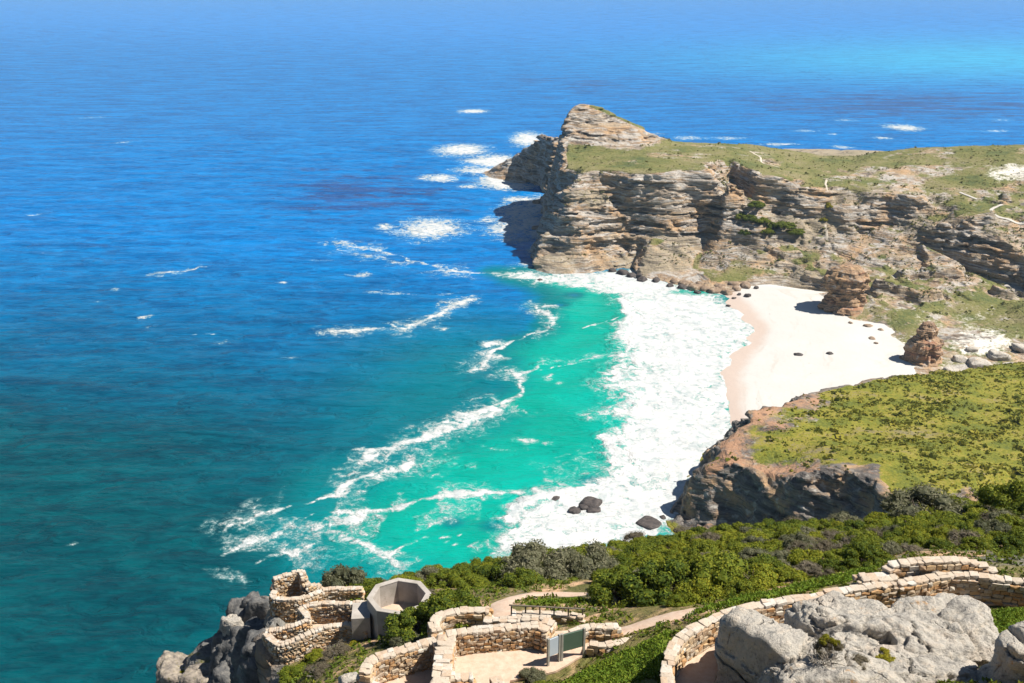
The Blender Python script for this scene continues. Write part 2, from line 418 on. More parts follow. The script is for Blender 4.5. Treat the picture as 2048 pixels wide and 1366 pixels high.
M_leaf_grey = mat_leaf('leaf_grey_green', (0.075, 0.080, 0.045), (0.150, 0.145, 0.085), (0.25, 0.23, 0.15))
M_leaf_dry = mat_leaf('leaf_dry_brown', (0.09, 0.075, 0.050), (0.16, 0.13, 0.09), (0.26, 0.22, 0.17))
M_leaf_ground = mat_leaf('leaf_ground_cover', (0.045, 0.075, 0.010), (0.105, 0.145, 0.016), (0.23, 0.21, 0.025), 0.7)
M_leaf_hill = mat_leaf('leaf_hillside', (0.075, 0.100, 0.028), (0.175, 0.180, 0.022), (0.33, 0.265, 0.03), 0.12)
M_leaf_far = mat_leaf('leaf_headland', (0.075, 0.085, 0.040), (0.140, 0.145, 0.055), (0.24, 0.21, 0.10), 0.06)
M_leaf_grass = mat_leaf('leaf_fresh_grass', (0.050, 0.095, 0.010), (0.110, 0.180, 0.016), (0.23, 0.27, 0.03), 0.9)
M_twig = mat_simple('dry_twig', [(0.3, (0.20, 0.17, 0.14)), (0.7, (0.40, 0.36, 0.31))], 6)
M_stem = mat_simple('shrub_stem', [(0.3, (0.06, 0.045, 0.03)), (0.7, (0.13, 0.10, 0.075))], 5)

# ================================================================== LAND
def tin_raster(lines, x0, y0, d, nx, ny):
    "heights of a triangulated set of break lines on a grid (x0 + i*d, y0 + j*d)"
    V, E, Z = [], [], []
    for ln in lines:
        ids = []
        for p in ln:
            V.append(Vector((p[0], p[1]))); Z.append(p[2]); ids.append(len(V) - 1)
        E += list(zip(ids[:-1], ids[1:]))
    vo, eo, fo, ov, oe, of = delaunay_2d_cdt(V, E, [], 0, 1e-3)
    zo = []
    for i, v in enumerate(vo):
        if ov[i]: zo.append(Z[ov[i][0]])
        else:
            ds = sorted(range(len(V)), key=lambda k: (V[k] - v).length)[:3]
            w = [1 / ((V[k] - v).length + 0.1) for k in ds]
            zo.append(sum(a * Z[k] for a, k in zip(w, ds)) / sum(w))
    H = np.full((nx, ny), -12.0)
    for f in fo:
        a, b, c = f
        ax, ay = vo[a]; bx, by = vo[b]; cx, cy = vo[c]
        den = (by - cy) * (ax - cx) + (cx - bx) * (ay - cy)
        if abs(den) < 1e-9: continue
        i0 = max(0, int((min(ax, bx, cx) - x0) / d)); i1 = min(nx - 1, int((max(ax, bx, cx) - x0) / d) + 1)
        j0 = max(0, int((min(ay, by, cy) - y0) / d)); j1 = min(ny - 1, int((max(ay, by, cy) - y0) / d) + 1)
        if i1 < i0 or j1 < j0: continue
        X, Y = np.meshgrid(x0 + d * np.arange(i0, i1 + 1), y0 + d * np.arange(j0, j1 + 1), indexing='ij')
        w0 = ((by - cy) * (X - cx) + (cx - bx) * (Y - cy)) / den
        w1 = ((cy - ay) * (X - cx) + (ax - cx) * (Y - cy)) / den
        w2 = 1 - w0 - w1
        m = (w0 >= -1e-6) & (w1 >= -1e-6) & (w2 >= -1e-6)
        H[i0:i1 + 1, j0:j1 + 1][m] = (w0 * zo[a] + w1 * zo[b] + w2 * zo[c])[m]
    return H
def blur(A, r):
    k = np.exp(-0.5 * (np.arange(-3 * r, 3 * r + 1) / r) ** 2); k /= k.sum()
    P = np.pad(A, ((3 * r, 3 * r), (0, 0)), 'edge')
    A = sum(k[i] * P[i:i + A.shape[0]] for i in range(len(k)))
    P = np.pad(A, ((0, 0), (3 * r, 3 * r)), 'edge')
    return sum(k[i] * P[:, i:i + A.shape[1]] for i in range(len(k)))

def maxfilt(A, r):
    for ax in (0, 1):
        P = np.pad(A, [(r, r) if k == ax else (0, 0) for k in (0, 1)], 'edge')
        A = np.max([np.take(P, range(i, i + A.shape[ax]), axis=ax) for i in range(2 * r + 1)], axis=0)
    return A
def warp(H, x0, y0, d, amp, sc, seed):
    "meander of the break lines"
    X, Y = np.meshgrid(x0 + d * np.arange(H.shape[0]), y0 + d * np.arange(H.shape[1]), indexing='ij')
    return Raster(H, x0, y0, d)(X + amp * fbm(X / sc, Y / sc, seed, 3), Y + amp * fbm(X / sc + 31, Y / sc + 7, seed, 3))
def surface_nets(H, G, x0, y0, d, dz, detail, margin, block=48):
    "meshes the zero level of (H - z + G*detail)/sqrt(1+G^2); detail(X,Y,Z,ii,jj) pushes cliffs out sideways"
    nx, ny = H.shape
    zmin = float(H.min()) - margin - 2 * dz
    HM = maxfilt(H, 2)
    NZ = 1 << 12; NY = 1 << 12
    ids_all, pos_all, quads = [], [], []
    for bi in range(0, nx - 1, block):
        for bj in range(0, ny - 1, block):
            a0, a1 = max(bi - 1, 0), min(bi + block, nx - 1)
            b0, b1 = max(bj - 1, 0), min(bj + block, ny - 1)
            h = H[a0:a1 + 1, b0:b1 + 1]; g = G[a0:a1 + 1, b0:b1 + 1]
            ext = margin * g + 1.0
            k0 = int(((h - ext).min() - zmin) / dz) - 1; k1 = int(((h + ext).max() - zmin) / dz) + 2
            k0 = max(k0, 0)
            zz = zmin + dz * np.arange(k0, k1 + 1)
            f = (h[:, :, None] - zz[None, None, :])
            near = np.abs(f) < (ext[:, :, None])
            I, J, K = np.nonzero(near)
            X = x0 + d * (I + a0); Y = y0 + d * (J + b0); Z = zz[K]
            o = detail(X, Y, Z, I + a0, J + b0)
            f[I, J, K] += g[I, J] * np.clip(o, -margin, margin)
            f = np.minimum(f, HM[a0:a1 + 1, b0:b1 + 1][:, :, None] + 0.35 - zz[None, None, :])
            f /= np.sqrt(1 + g * g)[:, :, None]
            f[f == 0] = 1e-5
            s = f > 0
            # owner cells are those with lower corner in [bi, bi+block)
            c = s[:-1, :-1, :-1].astype(np.int8)
            cnt = sum(s[i:s.shape[0] - 1 + i, j:s.shape[1] - 1 + j, k:s.shape[2] - 1 + k].astype(np.int8) for i in (0, 1) for j in (0, 1) for k in (0, 1))
            act = (cnt > 0) & (cnt < 8)
            ci, cj, ck = np.nonzero(act)
            own = (ci + a0 >= bi) & (cj + b0 >= bj)
            ci, cj, ck = ci[own], cj[own], ck[own]
            if len(ci):
                P = np.zeros((len(ci), 3)); W = np.zeros(len(ci))
                for (o1, ax) in [((0, 0, 0), 0), ((0, 1, 0), 0), ((0, 0, 1), 0), ((0, 1, 1), 0), ((0, 0, 0), 1), ((1, 0, 0), 1), ((0, 0, 1), 1), ((1, 0, 1), 1), ((0, 0, 0), 2), ((1, 0, 0), 2), ((0, 1, 0), 2), ((1, 1, 0), 2)]:
                    o2 = list(o1); o2[ax] += 1
                    fa = f[ci + o1[0], cj + o1[1], ck + o1[2]]; fb = f[ci + o2[0], cj + o2[1], ck + o2[2]]
                    m = (fa > 0) != (fb > 0)
                    t = np.where(m, fa / np.where(m, fa - fb, 1), 0)
                    q = np.stack([np.full(len(ci), o1[0], float), np.full(len(ci), o1[1], float), np.full(len(ci), o1[2], float)], 1)
                    q[:, ax] += t
                    P += q * m[:, None]; W += m
                P /= W[:, None]
                P[:, 0] = x0 + d * (P[:, 0] + ci + a0); P[:, 1] = y0 + d * (P[:, 1] + cj + b0); P[:, 2] = zmin + dz * (P[:, 2] + ck + k0)
                ids_all.append(((ci + a0) * NY + (cj + b0)) * NZ + (ck + k0)); pos_all.append(P)
            # faces: sample edges with a sign change whose low sample is owned
            for ax in range(3):
                sl0 = [slice(None)] * 3; sl1 = [slice(None)] * 3
                sl0[ax] = slice(0, -1); sl1[ax] = slice(1, None)
                ch = s[tuple(sl0)] != s[tuple(sl1)]
                ei, ej, ek = np.nonzero(ch)
                gi, gj, gk = ei + a0, ej + b0, ek + k0
                ok = (gi >= bi) & (gj >= bj) & (gi < bi + block) & (gj < bj + block)
                u, v = [(1, 2), (2, 0), (0, 1)][ax]
                gg = [gi, gj, gk]
                ok &= (gg[u] > 0) & (gg[v] > 0)
                ei, ej, ek = ei[ok], ej[ok], ek[ok]
                if not len(ei): continue
                base = np.stack([gi[ok], gj[ok], gk[ok]], 1)
                flip = s[ei, ej, ek]
                def cid(du, dv):
                    b = base.copy(); b[:, u] -= du; b[:, v] -= dv
                    return (b[:, 0] * NY + b[:, 1]) * NZ + b[:, 2]
                q = np.stack([cid(1, 1), cid(0, 1), cid(0, 0), cid(1, 0)], 1)
                q[~flip] = q[~flip][:, ::-1]
                quads.append(q)
    ids = np.concatenate(ids_all); pos = np.concatenate(pos_all); q = np.concatenate(quads)
    o = np.argsort(ids); ids = ids[o]; pos = pos[o]
    k = np.searchsorted(ids, q); k = np.clip(k, 0, len(ids) - 1)
    good = (ids[k] == q).all(1)
    q = k[good].astype(np.int64)
    # drop loose crumbs: keep the pieces with many faces
    lab = np.arange(len(pos))
    for it in range(400):
        m = lab[q].min(1); old = lab.copy()
        for c in range(4): np.minimum.at(lab, q[:, c], m)
        lab = lab[lab]; lab = lab[lab]
        if (lab == old).all(): break
    cnt = np.bincount(lab[q[:, 0]], minlength=len(pos))
    q = q[cnt[lab[q[:, 0]]] > 4000]
    used = np.unique(q); mp = np.zeros(len(pos), np.int64); mp[used] = np.arange(len(used))
    return pos[used], mp[q].astype(np.int32)

# strata: a table of ledges, random thickness and depth
def strata_table(n, dz, tmin, tmax, amp, nb=12, seed=1):
    r = np.random.default_rng(seed)
    T = np.zeros((nb, n))
    base = 0; k = 0
    edges = []
    while k < n:
        w = max(1, int(r.uniform(tmin, tmax) / dz)); edges.append((k, min(n, k + w))); k += w
    for (a, b) in edges:
        m = r.normal(0, 1)
        for j in range(nb): T[j, a:b] = np.clip(m * 0.7 + r.normal(0, 0.75), -1.6, 1.6) * amp
    return T
def make_detail(x0, y0, tab, tdz, tz0, dip, wl, warp, na, ns, block_s, block_a, big=0.0):
    nb, n = tab.shape
    def detail(X, Y, Z, I, J):
        zp = Z + dip[0] * X + dip[1] * Y + warp * fbm(X / wl, Y / wl, 3.0, 2)
        k = np.clip(((zp - tz0) / tdz).astype(np.int64), 0, n - 1)
        b = np.mod((fbm(X / (ns * 4), Y / (ns * 4), 8.0, 2) + 1) * nb * 0.7, nb - 1.001)
        b0 = b.astype(np.int64); fr = b - b0
        o = tab[b0, k] * (1 - fr) + tab[b0 + 1, k] * fr
        o = o + na * fbm(X / ns, Y / ns, Z / ns, 3)
        if big: o = o + big * np.sign(1) * fbm(X / (ns * 1.9) + 4, Y / (ns * 1.9), Z / (ns * 6), 2)
        if block_a:
            o = o + block_a * (2 * _T[(np.floor(X / block_s + 0.3 * k)).astype(np.int64) & 63, np.floor(Y / block_s + 0.7 * k).astype(np.int64) & 63, k & 63] - 1)
        return o
    return detail
def grad(H, d, r):
    B = blur(H, r)
    gx, gy = np.gradient(B, d)
    return np.hypot(gx, gy), gx, gy
class Raster:
    def __init__(s, H, x0, y0, d): s.H, s.x0, s.y0, s.d = H, x0, y0, d
    def __call__(s, X, Y, A=None):
        A = s.H if A is None else A
        fx = np.clip((np.asarray(X, float) - s.x0) / s.d, 0, A.shape[0] - 1.001); fy = np.clip((np.asarray(Y, float) - s.y0) / s.d, 0, A.shape[1] - 1.001)
        i = fx.astype(np.int64); j = fy.astype(np.int64); u = fx - i; v = fy - j
        return A[i, j] * (1 - u) * (1 - v) + A[i + 1, j] * u * (1 - v) + A[i, j + 1] * (1 - u) * v + A[i + 1, j + 1] * u * v

# ------------------------------------------------------------------ far headland and bay slopes
def L(*pts):
    out = []
    for p in pts:
        if len(p) == 3: out.append(at(*p))
        else: out.append(atd(p[0], p[1], p[3]))          # (px, py, None, D)
    return out
D_ = None
coast = L((1640, 590, -2), (1560, 585, -1), (1500, 584, 0), (1450, 592, 0), (1400, 583, 0), (1345, 567, 0), (1295, 553, 0), (1262, 540, 0), (1240, 538, 0), (1200, 543, 0), (1150, 547, 0), (1100, 548, 0), (1066, 541, 0),
          (1072, 515, 0), (1085, 480, 0), (1092, 450, 0), (1099, 420, 0), (1094, 402, 0), (1098, 388, 0), (1080, 374, 0), (1050, 368, 0), (1015, 365, 0), (985, 358, 0), (966, 346, 0))
tip = coast[-1]
back = [tip + Vector((14, 26, 0)), tip + Vector((45, 50, 0)), tip + Vector((85, 60, 0)), Vector((110, 1140, 0)), Vector((160, 1100, 0)), Vector((220, 1075, 0)), Vector((300, 1110, 0)), Vector((345, 1190, 0))] + L((1560, 297, 0), (1600, 297.5, 0), (1690, 299, 0), (1770, 301, 0), (1850, 300, 0), (2000, 298, 0))
coast_all = coast + back
def offset_line(ln, dist, z):
    out = []
    for i, p in enumerate(ln):
        a = ln[max(0, i - 1)]; b = ln[min(len(ln) - 1, i + 1)]
        t = Vector((b.x - a.x, b.y - a.y)).normalized()
        out.append(Vector((p.x - t.y * dist, p.y + t.x * dist, z)))
    return out
far_lines = [coast_all, offset_line(coast_all[2:], 9, -7.0)]
rim_front = L((1128, 338, 62), (1150, 347, 63), (1200, 342, 64), (1260, 346, 65), (1332, 347, 65), (1346, 338, 67), (1400, 338, 67), (1460, 345, 66), (1520, 349, 65), (1560, 356, 63), (1592, 372, 57))
left_rim = [rim_front[0]] + L((1120, 302, 66), (1121, 268, D_, 905), (1134, 240, D_, 922), (1150, 217, D_, 935), (1166, 210, D_, 945), (1200, 215, D_, 941), (1250, 238, D_, 936), (1300, 261, D_, 930), (1352, 281, D_, 925))
far_lines += [rim_front, left_rim]
far_lines += [L((1175, 336, 65), (1235, 319, 66), (1300, 306, 66), (1357, 289, 66))]
far_lines += [[p + Vector((6, 30, -14)) for p in left_rim[3:]], [Vector((p.x + 8, p.y + 75, 4)) for p in left_rim[3:]]]
# rocks left of the peak
far_lines += [L((980, 344, D_, 1125), (1005, 327, D_, 1118), (1032, 306, D_, 1105), (1060, 287, D_, 1085), (1088, 266, D_, 1060), (1112, 262, D_, 1030))]
far_lines += [L((1040, 345, D_, 1085), (1085, 330, D_, 1045)), L((1095, 395, D_, 975), (1104, 380, D_, 965))]
# lower block at the left foot, dark step, spurs
far_lines += [L((1076, 478, D_, 748), (1092, 462, D_, 752), (1108, 440, D_, 760), (1115, 400, D_, 800))]
far_lines += [L((1098, 500, D_, 745), (1200, 498, D_, 750), (1262, 500, D_, 757))]
far_lines += [L((1140, 400, D_, 766), (1250, 405, D_, 770), (1330, 412, D_, 770), (1352, 412, D_, 771), (1400, 403, D_, 776), (1450, 400, D_, 776), (1500, 416, D_, 771), (1560, 422, D_, 764), (1602, 427, D_, 755))]
far_lines += [L((1404, 408, D_, 774), (1389, 455, D_, 763), (1345, 478, D_, 752), (1297, 488, D_, 746)), L((1297, 470, D_, 766), (1268, 520, D_, 753))]
far_lines += [L((1445, 405, D_, 774), (1452, 470, D_, 750), (1468, 530, D_, 715), (1492, 566, D_, 692)), L((1412, 470, D_, 764), (1404, 500, D_, 752), (1396, 545, D_, 722))]
far_lines += [L((1492, 566, D_, 692), (1570, 571, 2.5), (1640, 586, 3), (1668, 612, 3), (1700, 645, 3), (1760, 656, 4), (1802, 682, 5), (1814, 720, 5), (1834, 752, 5))]
far_lines += [L((1520, 500, D_, 727), (1600, 495, D_, 727), (1700, 482, D_, 725)), L((1640, 545, D_, 690), (1700, 560, D_, 670), (1760, 530, D_, 690)), L((1740, 604, D_, 640), (1800, 640, D_, 598), (1850, 680, D_, 565))]
# tail of the first stack
far_lines += [L((1705, 592, D_, 648), (1738, 584, D_, 640), (1765, 592, D_, 636))]
# gully, right cliff
rim_right = L((1652, 362, 57), (1682, 371, 57), (1750, 382, 56), (1830, 390, 55), (1880, 388, 54), (1950, 374, 56))
far_lines += [rim_right, L((1660, 430, D_, 750), (1690, 402, D_, 748), (1738, 448, D_, 738), (1830, 441, D_, 736), (1880, 413, D_, 740), (1930, 396, D_, 744))]
far_lines += [L((1620, 400, D_, 757), (1640, 375, D_, 762))]
far_lines += [L((1800, 480, D_, 716), (1840, 440, D_, 730))]
# right spur with the boardwalk
spur_rim = L((1862, 461, D_, 715), (1890, 453, D_, 712), (1935, 452, D_, 705), (1990, 466, D_, 692), (2040, 500, D_, 674), (2100, 540, D_, 652), (2170, 580, D_, 630))
far_lines += [spur_rim, L((1846, 500, D_, 702)) + [p + Vector((-13, -8, dz)) for p, dz in zip(spur_rim[1:], (-24, -28, -27, -24, -20, -16))],
              L((1920, 412, D_, 730), (1990, 425, D_, 716), (2060, 432, D_, 712)), L((1960, 395, D_, 745), (2060, 390, D_, 750)),
              L((1930, 640, D_, 605), (2000, 610, D_, 625), (2060, 600, D_, 622), (2200, 620, D_, 600)), L((1900, 700, D_, 548), (1980, 690, D_, 552), (2060, 660, D_, 572), (2200, 650, D_, 575)),
              L((1870, 760, D_, 505), (2060, 740, D_, 520), (2250, 730, D_, 520))]
# plateau surface and skyline
far_lines += [L((1420, 283, 66), (1500, 288, 63), (1600, 304, 57), (1660, 312, 54), (1710, 309, 57), (1762, 302, 62), (1850, 294, 67), (1950, 290, 70), (2048, 287, 73), (2160, 284, 76), (2320, 284, 78)),
              L((1450, 312, 66), (1600, 332, 60), (1700, 342, 59), (1800, 347, 60), (1900, 352, 60), (2060, 352, 63), (2240, 350, 64))]
far_lines += [[Vector((p.x * 1.06, p.y + 60, p.z - 26)) for p in L((1420, 283, 66), (1500, 288, 63), (1600, 304, 57), (1660, 312, 54), (1710, 309, 57), (1762, 302, 62), (1850, 294, 67), (2048, 287, 73))],
              L((1560, 300, D_, 1130), (1640, 305, D_, 1160), (1720, 309, D_, 1150), (1800, 309, D_, 1120))]
fx0, fy0, fd, fdz = -60.0, 500.0, 1.35, 0.92
fnx, fny = int(640 / fd), int(840 / fd)
xr = fx0 + fd * (fnx - 1); yr = fy0 + fd * (fny - 1)
far_lines += [[Vector((xr, 500, 12)), Vector((xr, 620, 22)), Vector((xr, 700, 46)), Vector((xr, 860, 74)), Vector((xr, 1000, 40)), Vector((xr, 1200, 2)), Vector((xr, yr, -10)), Vector((200, yr, -12)), Vector((fx0, yr, -12)), Vector((fx0, 900, -12)), Vector((fx0, 500, -12)), Vector((100, 500, -12)), Vector((170, 500, -10))]]
far_lines += [L((1480, 640, -5), (1560, 680, -5), (1500, 800, -5), (1700, 800, -5), (1640, 720, -5))]
Hf = tin_raster(far_lines, fx0, fy0, fd, fnx, fny)
Hf = warp(Hf, fx0, fy0, fd, 4.5, 26, 3)
Hf = blur(Hf, 1)
FX, FY = np.meshgrid(fx0 + fd * np.arange(fnx), fy0 + fd * np.arange(fny), indexing='ij')
_qx, _qy, _ = proj(np.stack([FX, FY, Hf], -1))
oz = sstep(1660, 1740, _qx) * sstep(375, 400, _qy) * sstep(640, 590, _qy) * (Hf > 6)
oc_ = fbm(FX / 30, FY / 24, 9, 3)
Hf = Hf + oz * (5.5 * sstep(0.22, 0.38, oc_) + 1.5 * sstep(0.12, 0.26, fbm(FX / 13 + 5, FY / 13, 2, 3)) - 0.8)
oz2 = sstep(1480, 1520, _qx) * sstep(1700, 1660, _qx) * sstep(440, 460, _qy) * sstep(560, 540, _qy)
Hf = Hf + oz2 * 2.2 * sstep(0.1, 0.22, fbm(FX / 12 + 15, FY / 12, 2, 3))
gF, gFx, gFy = grad(Hf, fd, 2)
land = sstep(-3, 3, Hf)
Hf = Hf + land * (1.6 * fbm(FX / 60, FY / 60, 0, 3) + 1.1 * fbm(FX / 14, FY / 14, 4, 4) * sstep(0.1, 0.6, gF) + 0.35 * fbm(FX / 5, FY / 5, 2, 3))
# gullies and ribs on the loose slopes
rib = np.abs(fbm((FX * 0.8 + FY * 0.6) / 22, (FY - FX) / 60, 1.0, 3))
Hf = Hf - land * 2.2 * (1 - sstep(0.0, 0.35, rib)) * sstep(0.25, 0.5, gF) * (1 - sstep(1.0, 1.8, gF))
_qx, _qy, _ = proj(np.stack([FX, FY, Hf], -1))
pkz = sstep(66, 72, Hf) * sstep(1400, 1300, _qx)
Gf = np.clip(gF, 0, 7) * np.maximum(sstep(0.55, 1.2, gF), pkz * 0.7 * sstep(0.15, 0.5, gF))
Gf = np.maximum(Gf, pkz * 0.3)
rightz = sstep(1600, 1700, _qx) * sstep(560, 500, _qy) * sstep(350, 380, _qy)
Gf = np.maximum(Gf, rightz * np.clip(gF, 0, 2) * sstep(0.70, 1.05, gF))
tabf = strata_table(200, 0.85, 1.2, 4.2, 2.5, seed=3)
det_f = make_detail(fx0, fy0, tabf, 0.85, -25, (0.035, 0.0), 80, 2.6, 3.2, 14.0, 4.0, 1.6, 5.5)
pos, q = surface_nets(Hf, Gf, fx0, fy0, fd, fdz, det_f, 9.0)
_a, _b, _c = proj(pos)
keep = (pos[q, 2].max(1) > -2.5) & (_a[q].min(1) < 2230) & ~((pos[q, 1].min(1) > 1010) & (_a[q].min(1) > 1180) & (_b[q].min(1) > 318))
q = q[keep]
px_, py_, _ = proj(pos)
RF = Raster(Hf, fx0, fy0, fd)
sl = RF(pos[:, 0], pos[:, 1], gF)
nz1 = fbm(pos[:, 0] / 30, pos[:, 1] / 30, 0, 4); nz2 = fbm(pos[:, 0] / 7, pos[:, 1] / 7, 5, 3)
veg = 1 - sstep(0.30, 1.05, sl + 0.25 * nz1 + 0.15 * nz2)
slope_zone = sstep(0.3, 0.5, sl)
veg = veg * (1 - (np.where(px_ > 1620, 0.54, 0.66) + 0.25 * nz1) * slope_zone)
veg = np.where((px_ > 1640) & (py_ > 330), veg * (0.70 + 0.35 * nz1 + 0.2 * nz2), veg)
veg = veg * np.clip(0.86 + 0.45 * nz1 + 0.25 * nz2, 0.3, 1.1)
pk = sstep(67.0, 70.5, pos[:, 2] + 1.5 * nz2) * sstep(1385, 1330, px_ + 20 * nz2)
peak = pk > 0.5
veg = veg * (1 - pk) + pk * (veg * 0.3 + 0.4 * nz1)
topstrip = peak & (px_ > 1180) & (py_ < 262) & (py_ < 214 + (px_ - 1180) * 0.42)
veg = np.where(topstrip, 0.75, veg)
veg = np.where((px_ < 1115) | (pos[:, 2] < 4), 0.05, veg)
sand = np.zeros(len(pos))
valley = np.exp(-((px_ - 1960) / 110) ** 2 - ((py_ - 685) / 40) ** 2) * 0.62
white = np.exp(-((px_ - 2030) / 80) ** 2 - ((py_ - 345) / 26) ** 2) * 0.62
foot = sstep(14, 3, pos[:, 2]) * (px_ > 1660) * (py_ > 560) * 0.40
sand = np.maximum.reduce([valley, white, foot]) + 0.12 * nz2
red = np.where((py_ < 312) & (px_ > 1560) & (pos[:, 1] > 1080), 0.6, 0.0) + 0.0 * sl
red = np.maximum(red, (np.where(px_ > 1640, 0.46, 0.50) + 0.15 * nz1) * slope_zone * (1 - sstep(0.95, 1.3, sl)) * (py_ > 380))
red = np.maximum(red, 0.42 * np.exp(-((px_ - 1560) / 90) ** 2 - ((py_ - 520) / 45) ** 2))
def steep(pos, q, lim):
    n = np.cross(pos[q[:, 2]] - pos[q[:, 0]], pos[q[:, 3]] - pos[q[:, 1]])
    return np.abs(n[:, 2]) > lim * np.linalg.norm(n, axis=1)
head = obj('headland', mk_mesh('headland', pos, q, M_far, steep(pos, q, 0.86), {'veg': veg, 'sand': sand, 'red': red}))
tag(head, 'layered rock headland with green plateau beyond the beach', kind='structure')

# ------------------------------------------------------------------ grassy hillside in the middle distance
mid_rim = L((1480, 848, D_, 408), (1456, 898, D_, 384), (1450, 932, D_, 368), (1500, 950, D_, 360), (1560, 957, D_, 350), (1625, 966, D_, 340), (1652, 948, D_, 342), (1690, 944, D_, 341), (1735, 950, D_, 335), (1762, 988, D_, 320), (1830, 1000, D_, 312))
mid_far = [mid_rim[0]] + L((1502, 820, D_, 420), (1600, 796, D_, 440), (1700, 768, D_, 462), (1800, 748, D_, 482), (1900, 737, D_, 498), (2048, 727, D_, 508), (2220, 722, D_, 515))
mid_lines = [mid_rim, mid_far]
mid_lines += [L((1346, 1036, 0), (1384, 952, D_, 374), (1428, 898, D_, 391), (1468, 858, D_, 404))]
mid_lines += [L((1346, 1036, 0), (1400, 955, 0), (1450, 890, 0), (1510, 845, 0))]
mid_lines += [[Vector((p.x + 4, p.y + 22, 1)) for p in mid_far[1:]]]
mid_lines += [L((1346, 1036, 0), (1370, 1060, 0), (1420, 1070, 0))]
mid_lines += [[p + Vector((-4, -7, dz)) for p, dz in zip(mid_rim[3:], (-22, -25, -27, -28, -26, -20, -12, -5))]]
mid_lines += [[Vector((30, 420, -8)), Vector((30, 250, -8)), Vector((60, 200, 5)), Vector((70, 150, 60))], [Vector((85, 322, -2)), Vector((100, 308, 3)), Vector((125, 296, 12)), Vector((145, 290, 24))], [Vector((80, 270, -2)), Vector((112, 262, 14)), Vector((150, 262, 34)), Vector((230, 250, 50)), Vector((345, 245, 62))],
              [Vector((110, 190, 50)), Vector((150, 180, 70)), Vector((230, 175, 90)), Vector((345, 175, 105))],
              [Vector((105, 155, 78)), Vector((345, 150, 140))], [Vector((345, 330, 42)), Vector((345, 420, 26)), Vector((345, 500, 14))], [Vector((30, 560, -12)), Vector((345, 560, -6))], [Vector((30, 150, 20)), Vector((30, 200, -2))]]
mid_lines += [L((1620, 880, D_, 385), (1750, 860, D_, 400), (1900, 850, D_, 405), (2048, 850, D_, 405)), L((1750, 920, D_, 350), (1900, 920, D_, 352), (2060, 930, D_, 350)), L((1900, 780, D_, 460), (2060, 780, D_, 462))]
mx0, my0, md, mdz = 28.0, 148.0, 1.05, 0.8
mnx, mny = int(318 / md), int(412 / md)
Hm = blur(warp(tin_raster(mid_lines, mx0, my0, md, mnx, mny), mx0, my0, md, 4.5, 15, 6), 1)
MX, MY = np.meshgrid(mx0 + md * np.arange(mnx), my0 + md * np.arange(mny), indexing='ij')
gM, _, _ = grad(Hm, md, 2)
Hm = Hm + 0.8 * fbm(MX / 40, MY / 40, 0, 3) + 0.5 * fbm(MX / 6, MY / 6, 2, 3) * sstep(0.3, 0.8, gM) + 0.2 * fbm(MX / 2.5, MY / 2.5, 1, 3)
Gm = np.clip(gM, 0, 6) * sstep(0.45, 0.9, gM)
tabm = strata_table(220, 0.6, 0.8, 3.2, 1.2, seed=9)
det_m = make_detail(mx0, my0, tabm, 0.6, -20, (0.15, -0.08), 40, 4.0, 2.6, 8.0, 3.5, 0.9, 3.0)
posm, qm = surface_nets(Hm, Gm, mx0, my0, md, mdz, det_m, 5.5)
_a, _b, _c = proj(posm)
qm = qm[(posm[qm, 2].max(1) > -2.5) & (_a[qm].min(1) < 2250)]
RM = Raster(Hm, mx0, my0, md)
px_, py_, _ = proj(posm)
slm = RM(posm[:, 0], posm[:, 1], gM)
n1 = fbm(posm[:, 0] / 20, posm[:, 1] / 20, 0, 4); n2 = fbm(posm[:, 0] / 4, posm[:, 1] / 4, 2, 3)
vegm = 1 - sstep(0.35, 0.8, slm + 0.15 * n1 + 0.1 * n2)
rimd = np.minimum(seg_dist(posm[:, 0], posm[:, 1], mid_rim)[0], seg_dist(posm[:, 0], posm[:, 1], mid_far[:3])[0])
bare = 1 - sstep(4, np.where(px_ < 1640, 30, 18), rimd + 10 * n1 + 5 * n2)
vegm = vegm * (1 - 0.85 * bare * (px_ < 1760))
redm = bare * np.where(px_ < 1640, 0.64, 0.25) * (slm < 0.9) + 0.25 * n2 * bare
hillside = obj('hillside', mk_mesh('hillside', posm, qm, M_mid, steep(posm, qm, 0.86), {'veg': vegm, 'sand': np.zeros(len(posm)), 'red': redm}))
tag(hillside, 'grassy slope ending in a dark cliff above the surf', kind='structure')

# ------------------------------------------------------------------ beach
beach_lines = [L((1395, 588, -2.5), (1430, 625, -1.5), (1462, 660, -1.2), (1440, 705, -1.2), (1408, 745, -1.5), (1420, 800, -1.6), (1425, 860, -1.6), (1400, 920, -2), (1380, 960, -2.5)),
               L((1440, 586, 0.1), (1470, 612, 0.15), (1520, 662, 0.2), (1478, 706, 0.15), (1442, 745, 0.1), (1452, 792, 0.1), (1466, 838, 0.1), (1466, 880, 0.1), (1440, 940, 0.1)),
               L((1500, 590, 1.3), (1560, 650, 1.5), (1530, 712, 1.4), (1500, 760, 1.3), (1500, 820, 1.2), (1520, 880, 1.2)),
               L((1560, 575, 3), (1640, 600, 3.4), (1680, 660, 4), (1700, 740, 4.2), (1720, 800, 4.5), (1700, 860, 5)), L((1740, 600, 3), (1815, 660, 4), (1835, 720, 4.5), (1840, 800, 6), (1840, 860, 6)), L((1790, 590, -6), (1870, 650, -6), (1890, 720, -6), (1900, 800, -3))]
beach_lines += [[Vector((60, 380, -4)), Vector((30, 560, -5)), Vector((40, 700, -5)), Vector((120, 760, 2)), Vector((300, 700, -8)), Vector((330, 420, -8)), Vector((150, 380, 2))]]
bx0, by0, bd = 45.0, 385.0, 1.5
bnx, bny = 185, 245
Hb = blur(tin_raster(beach_lines, bx0, by0, bd, bnx, bny), 2)
